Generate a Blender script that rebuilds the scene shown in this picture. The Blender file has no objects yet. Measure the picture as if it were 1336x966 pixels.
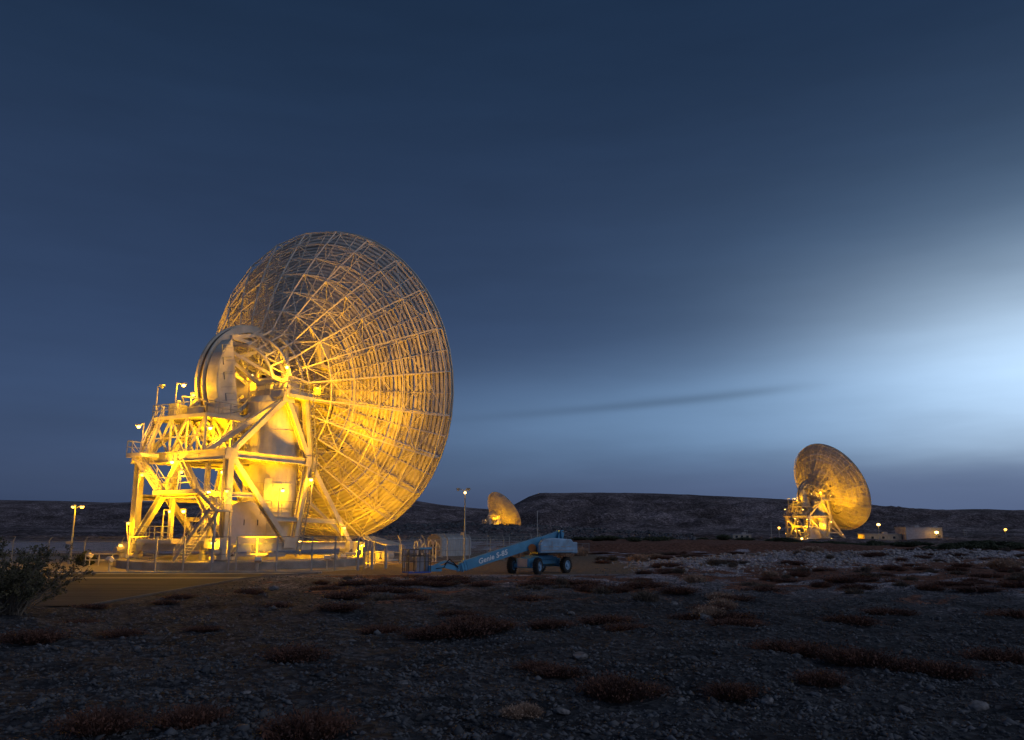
import bpy, math, random
import numpy as np
from mathutils import Vector, Matrix
random.seed(7); rng = np.random.default_rng(7)
R = math.radians; PI = math.pi
scn = bpy.context.scene
col = scn.collection
V = Vector

# ------------------------------------------------------------------ materials
def mat(name):
    m = bpy.data.materials.new(name); m.use_nodes = True
    nt = m.node_tree; b = nt.nodes['Principled BSDF']
    return m, nt, b
def nd(nt, t, **k):
    n = nt.nodes.new(t)
    for a, v in k.items(): setattr(n, a, v)
    return n
def ramp(nt, stops):
    r = nt.nodes.new('ShaderNodeValToRGB'); e = r.color_ramp.elements
    while len(e) < len(stops): e.new(0.5)
    for i, (p, c) in enumerate(stops):
        e[i].position = p; e[i].color = (*c, 1) if len(c) == 3 else c
    return r
def simple(name, c, rough=.6, metal=0., var=.18, scale=1.5, dirt=None, bump=0.0):
    m, nt, b = mat(name)
    tc = nd(nt, 'ShaderNodeTexCoord')
    n = nd(nt, 'ShaderNodeTexNoise'); n.inputs['Scale'].default_value = scale; n.inputs['Detail'].default_value = 8
    nt.links.new(tc.outputs['Object'], n.inputs['Vector'])
    lo = tuple(max(0, x*(1-var)) for x in c); hi = tuple(min(1, x*(1+var*.5)) for x in c)
    d = dirt or lo
    r = ramp(nt, [(.28, d), (.45, lo), (.7, hi)])
    nt.links.new(n.outputs['Fac'], r.inputs['Fac']); nt.links.new(r.outputs['Color'], b.inputs['Base Color'])
    b.inputs['Roughness'].default_value = rough; b.inputs['Metallic'].default_value = metal
    if bump:
        bp = nd(nt, 'ShaderNodeBump'); bp.inputs['Strength'].default_value = bump; bp.inputs['Distance'].default_value = .05
        nt.links.new(n.outputs['Fac'], bp.inputs['Height']); nt.links.new(bp.outputs['Normal'], b.inputs['Normal'])
    return m
def emit(name, c, s):
    m, nt, b = mat(name)
    b.inputs['Base Color'].default_value = (*c, 1)
    b.inputs['Emission Color'].default_value = (*c, 1); b.inputs['Emission Strength'].default_value = s
    return m

M = {}
M['white'] = simple('white_structural_paint', (.57, .52, .44), .5, var=.18, scale=.8, dirt=(.40, .35, .29))
M['truss'] = simple('truss_paint', (.62, .56, .48), .55, var=.12)
M['panel_back'] = None
M['steel'] = simple('galvanised_steel', (.34, .34, .34), .45, .5)
M['darksteel'] = simple('dark_steel', (.10, .09, .085), .5, .4)
M['wheelrail'] = simple('gear_brown', (.12, .075, .05), .6, .2)
M['grey'] = simple('grey_paint', (.36, .34, .35), .6)
M['pinkgrey'] = simple('equipment_room_paint', (.50, .44, .43), .7, var=.1)
M['concrete'] = simple('concrete', (.33, .31, .29), .9, var=.3, scale=.7, dirt=(.17, .15, .13), bump=.3)
M['blue'] = simple('blue_lift_paint', (.09, .31, .50), .35, var=.15, dirt=(.08, .24, .40))
M['bluegrey'] = simple('pale_lift_cowl', (.24, .40, .57), .45, var=.2, scale=2.2, dirt=(.20, .25, .32))
M['rubber'] = simple('tyre_rubber', (.018, .017, .017), .85)
M['letter'] = simple('white_lettering', (.8, .82, .84), .5, var=.05)
M['hutend'] = simple('tan_hut_end', (.42, .35, .27), .8)
M['hutroof'] = simple('corrugated_hut_roof', (.42, .46, .50), .4, .3)
M['lampglass'] = emit('sodium_lamp_glass', (1.0, .50, .09), 5)
M['lampwhite'] = emit('bright_lamp_glass', (1.0, .58, .14), 9)
M['paleglass'] = simple('unlit_lamp_glass', (.3, .3, .3), .3)
M['window'] = simple('dark_window_glass', (.03, .03, .035), .15)
M['tan'] = simple('tan_plaster', (.42, .36, .28), .8)
M['mauve'] = simple('pale_block_wall', (.42, .38, .40), .8)
M['carwhite'] = simple('car_paint_pale', (.5, .53, .58), .3)
M['carblue'] = simple('car_paint_blue_grey', (.16, .2, .28), .3)
M['bark'] = simple('grey_bark', (.16, .13, .10), .9)
M['orange'] = simple('orange_hose', (.45, .14, .03), .6)

def perforated():
    m, nt, b = mat('reflector_panel_skin')
    b.inputs['Base Color'].default_value = (.57, .51, .44, 1); b.inputs['Roughness'].default_value = .6
    tr = nd(nt, 'ShaderNodeBsdfTransparent'); mx = nd(nt, 'ShaderNodeMixShader')
    mx.inputs[0].default_value = .10
    nt.links.new(b.outputs[0], mx.inputs[1]); nt.links.new(tr.outputs[0], mx.inputs[2])
    nt.links.new(mx.outputs[0], nt.nodes['Material Output'].inputs['Surface'])
    return m
M['panel'] = perforated()
def chain():
    m, nt, b = mat('chain_link_mesh')
    b.inputs['Base Color'].default_value = (.38, .38, .38, 1); b.inputs['Metallic'].default_value = .4; b.inputs['Roughness'].default_value = .5
    tr = nd(nt, 'ShaderNodeBsdfTransparent'); mx = nd(nt, 'ShaderNodeMixShader')
    tc = nd(nt, 'ShaderNodeTexCoord'); sep = nd(nt, 'ShaderNodeSeparateXYZ'); nt.links.new(tc.outputs['Object'], sep.inputs[0])
    outs = []
    for sgn in (1, -1):                       # two crossing families of wire, 6 cm apart
        a = nd(nt, 'ShaderNodeMath', operation='MULTIPLY_ADD'); a.inputs[1].default_value = sgn
        nt.links.new(sep.outputs['Z'], a.inputs[0]); nt.links.new(sep.outputs['X'], a.inputs[2])
        f = nd(nt, 'ShaderNodeMath', operation='PINGPONG'); f.inputs[1].default_value = .045
        nt.links.new(a.outputs[0], f.inputs[0])
        l = nd(nt, 'ShaderNodeMath', operation='LESS_THAN'); l.inputs[1].default_value = .0024
        nt.links.new(f.outputs[0], l.inputs[0]); outs.append(l)
    mxx = nd(nt, 'ShaderNodeMath', operation='MAXIMUM')
    nt.links.new(outs[0].outputs[0], mxx.inputs[0]); nt.links.new(outs[1].outputs[0], mxx.inputs[1])
    nt.links.new(mxx.outputs[0], mx.inputs[0])
    nt.links.new(tr.outputs[0], mx.inputs[1]); nt.links.new(b.outputs[0], mx.inputs[2])
    nt.links.new(mx.outputs[0], nt.nodes['Material Output'].inputs['Surface'])
    return m
M['chain'] = chain()
def leafmat(name, c1, c2, sc=3.0):
    m, nt, b = mat(name)
    tc = nd(nt, 'ShaderNodeTexCoord')
    n = nd(nt, 'ShaderNodeTexNoise'); n.inputs['Scale'].default_value = sc; n.inputs['Detail'].default_value = 6
    nt.links.new(tc.outputs['Object'], n.inputs['Vector'])
    r = ramp(nt, [(.35, c1), (.65, c2)])
    nt.links.new(n.outputs['Fac'], r.inputs['Fac']); nt.links.new(r.outputs['Color'], b.inputs['Base Color'])
    b.inputs['Roughness'].default_value = .8
    return m
M['creosote'] = leafmat('creosote_leaf', (.035, .035, .016), (.13, .11, .05))
M['redscrub'] = leafmat('dry_red_scrub', (.045, .019, .014), (.14, .058, .036))
M['brownscrub'] = leafmat('dead_brown_scrub', (.05, .038, .03), (.16, .12, .09))
M['palescrub'] = leafmat('dry_pale_scrub', (.26, .17, .12), (.48, .33, .24))
M['darkscrub'] = leafmat('dark_green_scrub', (.03, .04, .02), (.075, .085, .04))
M['stone'] = leafmat('grey_stone', (.030, .032, .038), (.12, .125, .14), 1.3)
M['palerubble'] = leafmat('pale_rubble', (.14, .13, .135), (.40, .37, .37), 2.0)
M['rock'] = leafmat('pale_rock', (.07, .068, .072), (.21, .20, .205), 2.0)

# ------------------------------------------------------------------ mesh builder
class MB:
    def __init__(s): s.v = []; s.f = []
    def add(s, vs, fs):
        o = len(s.v); s.v += [tuple(x) for x in vs]; s.f += [tuple(i+o for i in f) for f in fs]
    def frame(s, p, q, up=None):
        d = (q-p); L = d.length; d = d/L
        u = V(up) if up else V((0, 0, 1))
        if abs(d.dot(u)) > .97: u = V((0, 1, 0)) if abs(d.y) < .9 else V((1, 0, 0))
        a = d.cross(u).normalized(); b = a.cross(d).normalized()
        return d, a, b
    def bar(s, p, q, w, h=None, up=None):
        p = V(p); q = V(q); h = h or w
        if (q-p).length < 1e-4: return
        d, a, b = s.frame(p, q, up)
        vs = [c + a*x*w/2 + b*y*h/2 for c in (p, q) for x, y in ((-1, -1), (1, -1), (1, 1), (-1, 1))]
        s.add(vs, [(0, 1, 2, 3), (7, 6, 5, 4), (0, 4, 5, 1), (1, 5, 6, 2), (2, 6, 7, 3), (3, 7, 4, 0)])
    def ibeam(s, p, q, w, h, up=None, t=.07):
        p = V(p); q = V(q); d, a, b = s.frame(p, q, up)
        for sg in (-1, 1):
            o = b*sg*(h/2-t/2); s.bar(p+o, q+o, w, t, up)
        s.bar(p, q, t*1.2, h-2*t, up)
    def tube(s, p, q, r, n=8, r2=None, caps=True):
        p = V(p); q = V(q); r2 = r if r2 is None else r2
        if (q-p).length < 1e-4: return
        d, a, b = s.frame(p, q)
        vs = []
        for c, rr in ((p, r), (q, r2)):
            for i in range(n):
                t = 2*PI*i/n; vs.append(c + a*math.cos(t)*rr + b*math.sin(t)*rr)
        fs = [(i, (i+1) % n, n+(i+1) % n, n+i) for i in range(n)]
        if caps: fs += [tuple(range(n))[::-1], tuple(range(n, 2*n))]
        s.add(vs, fs)
    def path(s, pts, r, n=6):
        for a, b in zip(pts[:-1], pts[1:]): s.tube(a, b, r, n)
    def box(s, c, sz, rz=0, taper=1):
        c = V(c); cs, sn = math.cos(rz), math.sin(rz)
        vs = []
        for z in (-1, 1):
            k = taper if z > 0 else 1
            for x, y in ((-1, -1), (1, -1), (1, 1), (-1, 1)):
                X, Y = x*sz[0]/2*k, y*sz[1]/2*k
                vs.append((c.x+X*cs-Y*sn, c.y+X*sn+Y*cs, c.z+z*sz[2]/2))
        s.add(vs, [(3, 2, 1, 0), (4, 5, 6, 7), (0, 1, 5, 4), (1, 2, 6, 5), (2, 3, 7, 6), (3, 0, 4, 7)])
    def prism(s, poly, axis, a, b):
        """extrude a 2-D polygon along x ('x': poly=(y,z)) or y or z from a to b"""
        def P(p, t):
            return {'x': (t, p[0], p[1]), 'y': (p[0], t, p[1]), 'z': (p[0], p[1], t)}[axis]
        n = len(poly); vs = [P(p, a) for p in poly] + [P(p, b) for p in poly]
        s.add(vs, [tuple(range(n))[::-1], tuple(range(n, 2*n))] + [(i, (i+1) % n, n+(i+1) % n, n+i) for i in range(n)])
    def lathe(s, prof, c=(0, 0, 0), axis='z', n=24):
        c = V(c); vs = []
        for r, h in prof:
            for i in range(n):
                t = 2*PI*i/n; x, y = r*math.cos(t), r*math.sin(t)
                vs.append(c + (V((x, y, h)) if axis == 'z' else V((h, x, y)) if axis == 'x' else V((x, h, y))))
        fs = []
        for k in range(len(prof)-1):
            for i in range(n):
                j = (i+1) % n; fs.append((k*n+i, k*n+j, (k+1)*n+j, (k+1)*n+i))
        s.add(vs, fs)
    def sphere(s, c, r, n=10, m=6, sz=1):
        s.lathe([(r*math.sin(PI*k/m)+1e-4, -r*sz*math.cos(PI*k/m)) for k in range(m+1)], c, 'z', n)
    def build(s, name, m, parent=None, loc=None, smooth=False, bevel=0):
        me = bpy.data.meshes.new(name); me.from_pydata(s.v, [], s.f); me.update()
        o = bpy.data.objects.new(name, me); col.objects.link(o)
        if m: me.materials.append(m)
        if parent: o.parent = parent
        if loc: o.location = loc
        if smooth:
            for p in me.polygons: p.use_smooth = True
        if bevel:
            bm = o.modifiers.new('bevel', 'BEVEL'); bm.width = bevel; bm.segments = 2; bm.limit_method = 'ANGLE'
        return o
def tag(o, label=None, cat=None, group=None, kind=None):
    if label: o['label'] = label
    if cat: o['category'] = cat
    if group: o['group'] = group
    if kind: o['kind'] = kind
    return o
def empty(name, loc=(0, 0, 0), rz=0):
    o = bpy.data.objects.new(name, None); col.objects.link(o); o.location = loc; o.rotation_euler = (0, 0, rz)
    o.empty_display_size = .5
    return o
kids = {}
def copy_tree(o, parent=None):
    c = o.copy(); col.objects.link(c); c.parent = parent
    for ch in list(o.children): copy_tree(ch, c)
    return c
def light(loc, power, color=(1, .47, .0), r=.25, parent=None, spot=None):
    L = bpy.data.lights.new('lamp_light', 'POINT'); L.energy = power; L.color = color; L.shadow_soft_size = r
    o = bpy.data.objects.new('lamp_light', L); col.objects.link(o); o.location = loc
    if parent: o.parent = parent
    return o
def ss(a, b, x):
    t = np.clip((x-a)/(b-a), 0, 1); return t*t*(3-2*t)

# ------------------------------------------------------------------ camera
H = 3.4; F = 1050.0; PITCH = math.atan(207/1050)
cam = bpy.data.cameras.new('camera'); co = bpy.data.objects.new('camera', cam); col.objects.link(co)
co.location = (0, 0, H); co.rotation_euler = (PI/2+PITCH, 0, 0)
cam.sensor_width = 36; cam.lens = F/1336*36; cam.clip_end = 12000; cam.clip_start = .2
scn.camera = co

# ------------------------------------------------------------------ terrain
_ph = rng.uniform(0, 6.28, (24, 2)); _k = rng.normal(0, 1, (24, 2)); _k /= np.linalg.norm(_k, axis=1)[:, None]
def nz(x, y, wl, seed=0, octv=4):
    """cheap sum-of-waves noise, about -1..1"""
    s = 0; a = 1; tot = 0
    for o in range(octv):
        for j in range(3):
            k = _k[(seed*5+o*3+j) % 24]*2*PI/wl*(1+.37*j); p = _ph[(seed*7+o*3+j) % 24]
            s = s + a*np.sin(k[0]*x+k[1]*y+p[0]+1.7*np.sin(.6*(k[1]*x-k[0]*y)+p[1])); tot += a
        wl = wl*.48; a *= .55
    return s/tot*1.6
def prof(px, pts): return np.interp(px, [p[0] for p in pts], [p[1] for p in pts])
RA = [(-900, 668), (-400, 660), (0, 654), (100, 655.5), (170, 658), (300, 655), (480, 650), (545, 655), (580, 660.5), (610, 663.5), (640, 666), (700, 668), (1400, 672)]
RB = [(-900, 700), (560, 690), (620, 676), (640, 671), (665, 663), (690, 649.5), (703, 645.5), (780, 645), (850, 646), (950, 650.5), (1035, 655), (1140, 663.5), (1200, 667), (1250, 665.5), (1300, 668), (1336, 671), (1700, 668), (2400, 672)]
RC = [(-900, 700), (300, 700), (400, 694), (480, 690), (540, 685.5), (600, 684), (650, 685), (700, 686.5), (760, 690), (850, 697), (1000, 700), (2400, 702)]
RL = [(-900, 696), (-200, 690), (0, 688), (150, 690), (300, 696), (420, 700), (2400, 702)]
def height(x, y):
    x = np.asarray(x, float); y = np.asarray(y, float)
    z = .16*nz(x, y, 17, 0) * ss(8, 30, y)
    # graded yard and driveway: flat
    yard = ss(-15.5, -19.5, x)*ss(33, 40, y)
    yard = np.maximum(yard, ss(57, 63, y)*ss(118, 100, y)*ss(16, 8, x))
    z = z*(1-yard)
    z = z + .10*nz(x, y, 4.2, 1)*(1-yard)*ss(150, 60, y)
    # loose rubble bank right of the lift, reddish dirt bank behind it
    z = z + .8*np.exp(-((y-(76+.55*(x-12)))/7)**2)*ss(9, 24, x)*ss(75, 55, x)*(1+.35*nz(x, y, 5, 2))
    z = z + 1.05*ss(122, 131, y)*ss(8, 14, x)*ss(75, 50, x)*ss(230, 170, y)*(1+.15*nz(x, y, 8, 3))
    z = z - .7*ss(110, 170, y)*ss(40, 75, x) - .7*ss(220, 300, y)*ss(40, 80, x)
    z = z - 4.5*ss(430, 560, y)*ss(200, 100, np.abs(x))
    u = 668+1050*x/np.maximum(y, 1.)
    for P, y0, y1, amp, sd in ((RL, 190, 420, 1.0, 4), (RC, 240, 400, 1.2, 5), (RB, 470, 900, 3.2, 6), (RA, 620, 1300, 3.5, 7)):
        uc = 668+1050*x/y1
        top = H+(690-prof(uc, P))/1050*y1
        t = ss(y0, y1, y)
        zz = top*(t**1.25) + amp*nz(x, y, 60, sd, 6)*np.sin(PI*np.clip(t, 0, 1))*1.5 - 8*(1-ss(y0-60, y0+60, y))
        if P is RC: zz = zz - 16*ss(410, 520, y)
        if P is RL: zz = zz - 6*ss(430, 600, y)
        z = np.maximum(z, zz)
    m = np.exp(-(((x+12)/70)**2+((y-600)/60)**2)**2); z = z*(1-m)-7.0*m
    m = np.exp(-(((x-111)/30)**2+((y-300)/30)**2)**2); z = z*(1-m)-2.3*m
    return z
def hz(x, y): return float(height(np.array([x]), np.array([y]))[0])

def ground():
    ys = np.concatenate([[-60, -30, -10, 0, 5, 8], np.geomspace(10, 130, 250), np.geomspace(131, 3200, 230)])
    tt = np.linspace(-1, 1, 241); W = tt*(1+.35*tt**2)
    Y = np.repeat(ys, len(tt)).reshape(len(ys), -1)
    X = W[None, :]*(18+.80*np.maximum(ys, 0))[:, None]
    Z = height(X, Y)
    n, m = Y.shape
    vs = np.stack([X, Y, Z], -1).reshape(-1, 3)
    i = np.arange(n-1)[:, None]*m+np.arange(m-1)[None, :]; i = i.ravel()
    fs = np.stack([i, i+1, i+m+1, i+m], -1)
    me = bpy.data.meshes.new('ground')
    me.vertices.add(len(vs)); me.vertices.foreach_set('co', vs.ravel())
    me.loops.add(fs.size); me.loops.foreach_set('vertex_index', fs.ravel().astype(np.int32))
    me.polygons.add(len(fs)); me.polygons.foreach_set('loop_start', np.arange(len(fs), dtype=np.int32)*4)
    me.polygons.foreach_set('loop_total', np.full(len(fs), 4, dtype=np.int32))
    me.update(); me.validate()
    me.polygons.foreach_set('use_smooth', np.ones(len(fs), bool))
    x, y = X.ravel(), Y.ravel()
    nn = nz(x, y, 13, 8, 4)
    red = ss(-.15, .35, nn + .55*ss(3, 22, x)*ss(45, 62, y) - .35*(1-ss(38, 60, y)))
    red = np.maximum(red*(1-.75*ss(-12, -18, x)), ss(122, 128, y)*ss(6, 12, x)*ss(240, 180, y))
    dirt = ss(60, 65, y)*ss(122, 112, y)*ss(13, 7, x) + ss(66, 72, y)*ss(118, 108, y)*ss(14, 8, x)
    dirt = np.clip(dirt, 0, 1)
    rub = np.exp(-((y-(76+.55*(x-12)))/9)**2)*ss(7, 16, x)
    hill = ss(180, 260, y)
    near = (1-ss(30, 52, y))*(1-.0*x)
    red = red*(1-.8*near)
    painted_light = ss(40, 75, y+8*nz(x, y, 11, 4)+ .35*np.clip(x, -20, 40))  # brighter light of the mid field, painted into the gravel colour
    c = np.stack([red*(1-dirt)*(1-rub), dirt, np.maximum(hill, 0), painted_light], -1)
    at = me.color_attributes.new('zones', 'FLOAT_COLOR', 'POINT'); at.data.foreach_set('color', c.ravel().astype(np.float32))
    o = bpy.data.objects.new('ground', me); col.objects.link(o)
    m_, nt, b = mat('desert_ground'); me.materials.append(m_)
    geo = nd(nt, 'ShaderNodeNewGeometry')
    at_ = nd(nt, 'ShaderNodeVertexColor', layer_name='zones'); sep = nd(nt, 'ShaderNodeSeparateColor'); nt.links.new(at_.outputs['Color'], sep.inputs[0])
    def noise(s, d=6, rough=.6):
        n = nd(nt, 'ShaderNodeTexNoise'); n.inputs['Scale'].default_value = s; n.inputs['Detail'].default_value = d; n.inputs['Roughness'].default_value = rough
        nt.links.new(geo.outputs['Position'], n.inputs['Vector']); return n
    def mix(f, a, bb):
        x = nd(nt, 'ShaderNodeMix', data_type='RGBA'); nt.links.new(f, x.inputs[0]); nt.links.new(a, x.inputs[6]); nt.links.new(bb, x.inputs[7]); return x.outputs[2]
    vor = nd(nt, 'ShaderNodeTexVoronoi'); vor.inputs['Scale'].default_value = 5.5; nt.links.new(geo.outputs['Position'], vor.inputs['Vector'])
    vor2 = nd(nt, 'ShaderNodeTexVoronoi'); vor2.inputs['Scale'].default_value = 14; nt.links.new(geo.outputs['Position'], vor2.inputs['Vector'])
    n1 = noise(9, 8, .75); n2 = noise(.35, 5); n3 = noise(2.2, 8, .7)
    g = ramp(nt, [(.30, (.012, .0135, .017)), (.5, (.034, .038, .047)), (.72, (.10, .107, .125))]); nt.links.new(n1.outputs['Fac'], g.inputs[0])
    vsep = nd(nt, 'ShaderNodeSeparateColor'); nt.links.new(vor.outputs['Color'], vsep.inputs[0])
    vr = ramp(nt, [(0, (.014, .014, .016)), (.6, (.036, .036, .04)), (.97, (.13, .13, .136))]); nt.links.new(vsep.outputs[0], vr.inputs[0])
    hf = nd(nt, 'ShaderNodeValue'); hf.outputs[0].default_value = .5
    gravel = mix(hf.outputs[0], g.outputs[0], vr.outputs[0])
    rr = ramp(nt, [(.35, (.045, .022, .016)), (.55, (.19, .085, .055)), (.75, (.36, .22, .17))]); nt.links.new(n3.outputs['Fac'], rr.inputs[0])
    dd = ramp(nt, [(.3, (.12, .085, .055)), (.7, (.24, .18, .13))]); nt.links.new(n3.outputs['Fac'], dd.inputs[0])
    nh = noise(.022, 12, .80); nh2 = noise(.5, 6, .8)
    hh = ramp(nt, [(.40, (.04, .036, .04)), (.53, (.12, .11, .115)), (.66, (.36, .33, .33))]); nt.links.new(nh2.outputs['Fac'], hh.inputs[0])
    hb = ramp(nt, [(.40, (.035, .030, .030)), (.5, (.07, .062, .064)), (.62, (.15, .136, .14))]); nt.links.new(nh.outputs['Fac'], hb.inputs[0])
    hillc = nd(nt, 'ShaderNodeMix', data_type='RGBA', blend_type='MULTIPLY'); hillc.inputs[0].default_value = 1
    sc = nd(nt, 'ShaderNodeVectorMath', operation='SCALE'); sc.inputs['Scale'].default_value = 22.0
    nt.links.new(hb.outputs[0], sc.inputs[0]); nt.links.new(hh.outputs[0], hillc.inputs[6]); nt.links.new(sc.outputs[0], hillc.inputs[7])
    # break zone edges with noise
    def edge(o_):
        a = nd(nt, 'ShaderNodeMath', operation='MULTIPLY_ADD'); a.inputs[1].default_value = 1.0
        s2 = nd(nt, 'ShaderNodeMath', operation='MULTIPLY_ADD'); s2.inputs[1].default_value = 1.6; s2.inputs[2].default_value = -.8
        nt.links.new(n3.outputs['Fac'], s2.inputs[0]); nt.links.new(o_, a.inputs[0]); nt.links.new(s2.outputs[0], a.inputs[2])
        mr = nd(nt, 'ShaderNodeMapRange', interpolation_type='SMOOTHSTEP'); mr.inputs['From Min'].default_value = .32; mr.inputs['From Max'].default_value = .68
        nt.links.new(a.outputs[0], mr.inputs[0]); return mr.outputs[0]
    pr_ = ramp(nt, [(.32, (.55, .55, .55)), (.5, (1, 1, 1)), (.7, (1.55, 1.5, 1.45))]); nt.links.new(n2.outputs['Fac'], pr_.inputs[0])
    gm = nd(nt, 'ShaderNodeVectorMath', operation='MULTIPLY'); nt.links.new(gravel, gm.inputs[0]); nt.links.new(pr_.outputs[0], gm.inputs[1]); gravel = gm.outputs[0]
    pale = nd(nt, 'ShaderNodeVectorMath', operation='MULTIPLY'); nt.links.new(gravel, pale.inputs[0]); pale.inputs[1].default_value = (7.0, 6.3, 6.3)  # gravel colour lifted where the mid-field light is painted in
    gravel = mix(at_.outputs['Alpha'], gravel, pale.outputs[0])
    c1 = mix(edge(sep.outputs['Red']), gravel, rr.outputs[0])
    c2 = mix(edge(sep.outputs['Green']), c1, dd.outputs[0])
    c3 = mix(sep.outputs['Blue'], c2, hillc.outputs[2])
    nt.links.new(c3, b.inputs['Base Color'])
    b.inputs['Roughness'].default_value = .95; b.inputs['Specular IOR Level'].default_value = .15
    bp = nd(nt, 'ShaderNodeBump'); bp.inputs['Strength'].default_value = .9; bp.inputs['Distance'].default_value = .12
    nt.links.new(vor.outputs['Distance'], bp.inputs['Height'])
    bp2 = nd(nt, 'ShaderNodeBump'); bp2.inputs['Strength'].default_value = .7; bp2.inputs['Distance'].default_value = .08
    nt.links.new(n1.outputs['Fac'], bp2.inputs['Height']); nt.links.new(bp.outputs[0], bp2.inputs['Normal'])
    bp3 = nd(nt, 'ShaderNodeBump'); bp3.inputs['Distance'].default_value = 3.0
    nt.links.new(sep.outputs['Blue'], bp3.inputs['Strength']); nt.links.new(nh2.outputs['Fac'], bp3.inputs['Height']); nt.links.new(bp2.outputs[0], bp3.inputs['Normal'])
    nt.links.new(bp3.outputs[0], b.inputs['Normal'])
    tag(o, kind='structure')
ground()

def sheet(name, pts, z, m, thick=0):
    b = MB()
    if thick: b.prism(pts, 'z', z-thick, z)
    else: b.add([(x, y, z) for x, y in pts], [tuple(range(len(pts)))])
    return tag(b.build(name, m), kind='structure')
def asphalt(name, c):
    m, nt, b = mat(name)
    geo = nd(nt, 'ShaderNodeNewGeometry')
    mp = nd(nt, 'ShaderNodeMapping'); mp.inputs['Scale'].default_value = (.12, 1.0, 1); nt.links.new(geo.outputs['Position'], mp.inputs[0])
    n = nd(nt, 'ShaderNodeTexNoise'); n.inputs['Scale'].default_value = .9; n.inputs['Detail'].default_value = 9; n.inputs['Roughness'].default_value = .65
    nt.links.new(mp.outputs[0], n.inputs['Vector'])
    n2 = nd(nt, 'ShaderNodeTexNoise'); n2.inputs['Scale'].default_value = 12; n2.inputs['Detail'].default_value = 6
    nt.links.new(geo.outputs['Position'], n2.inputs['Vector'])
    r = ramp(nt, [(.3, tuple(x*.55 for x in c)), (.7, tuple(x*1.45 for x in c))]); nt.links.new(n.outputs['Fac'], r.inputs[0])
    nt.links.new(r.outputs[0], b.inputs['Base Color']); b.inputs['Roughness'].default_value = .95; b.inputs['Specular IOR Level'].default_value = .08
    bp = nd(nt, 'ShaderNodeBump'); bp.inputs['Strength'].default_value = .4; bp.inputs['Distance'].default_value = .03
    nt.links.new(n2.outputs['Fac'], bp.inputs['Height']); nt.links.new(bp.outputs[0], b.inputs['Normal'])
    return m
M['asphalt'] = asphalt('worn_asphalt', (.060, .056, .056)); M['pad'] = asphalt('concrete_yard', (.26, .23, .19))
sheet('driveway', [(-19.1, 37.6), (-18.9, 48), (-18.6, 57), (-17.6, 61.2), (-15, 64.2), (-90, 64.2), (-90, 36.2), (-40, 36.2), (-24, 36.4)], .012, M['asphalt'])
sheet('concrete_gutter', [(-15.2, 63.0), (-15, 64.3), (-90, 64.3), (-90, 63.0)], .018, M['pad'])
sheet('concrete_strip', [(-18.4, 57.6), (-18.2, 59.0), (-90, 59.0), (-90, 57.6)], .018, M['pad'])
sheet('yard_pavement', [(-14.5, 66.6), (-13.6, 72), (-13.6, 102), (-95, 102), (-95, 66.6)], .012, M['pad'])
kb = MB(); kb.prism([(-80, 64.35), (-14.8, 64.35), (-14.8, 64.62), (-80, 64.62)], 'z', -.1, .13)
tag(kb.build('road_kerb', M['concrete'], bevel=.02), kind='structure')
ke = MB()
ep = [(-19.0, 37.6), (-18.8, 48), (-18.5, 57), (-17.5, 61.2), (-15.0, 64.0)]
for a, b_ in zip(ep[:-1], ep[1:]): ke.bar((*a, .04), (*b_, .04), .16, .08)
tag(ke.build('pavement_edge', simple('worn_edge', (.11, .10, .095), .9)), kind='structure')

# ------------------------------------------------------------------ antenna
def rail(b, pts, h=1.07, r=.035, step=1.3, mid=True):
    """handrail along a polyline: posts and two rails"""
    for p, q in zip(pts[:-1], pts[1:]):
        p = V(p); q = V(q); L = (q-p).length; n = max(1, round(L/step))
        for i in range(n+1):
            c = p.lerp(q, i/n); b.tube(c, c+V((0, 0, h)), r, 5)
        for k in ((h, h*.52) if mid else (h,)):
            b.tube(p+V((0, 0, k)), q+V((0, 0, k)), r, 5)
def stairs_mb(p, q, w, side):
    p = V(p); q = V(q); s = V(side).normalized()
    b = MB(); r = MB()
    n = max(3, int(abs(q.z-p.z)/.24))
    for sg in (-1, 1):
        o = s*sg*w/2; b.bar(p+o, q+o, .06, .28)
        rail(r, [p+o, q+o], 1.0, .035, 1.5)
    dh = V((q.x-p.x, q.y-p.y, 0)).normalized()
    for i in range(n):
        c = p.lerp(q, (i+.5)/n)
        b.bar(c-s*w/2, c+s*w/2, .26, .04)
    return b, r
def stairs(p, q, w, side, parent, m=None):
    b, r = stairs_mb(p, q, w, side)
    o = b.build('stairs', m or M['white'], parent); r.build('railing', m or M['white'], o); return o
def ladder(p, q, w, side, parent, m=None, cage=False):
    b = MB(); p = V(p); q = V(q); s = V(side).normalized(); n = int((q-p).length/.32)
    for sg in (-1, 1): b.bar(p+s*sg*w/2, q+s*sg*w/2, .09)
    for i in range(1, n):
        c = p.lerp(q, i/n); b.bar(c-s*w/2, c+s*w/2, .05)
    return b.build('ladder', m or M['steel'], parent)

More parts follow.
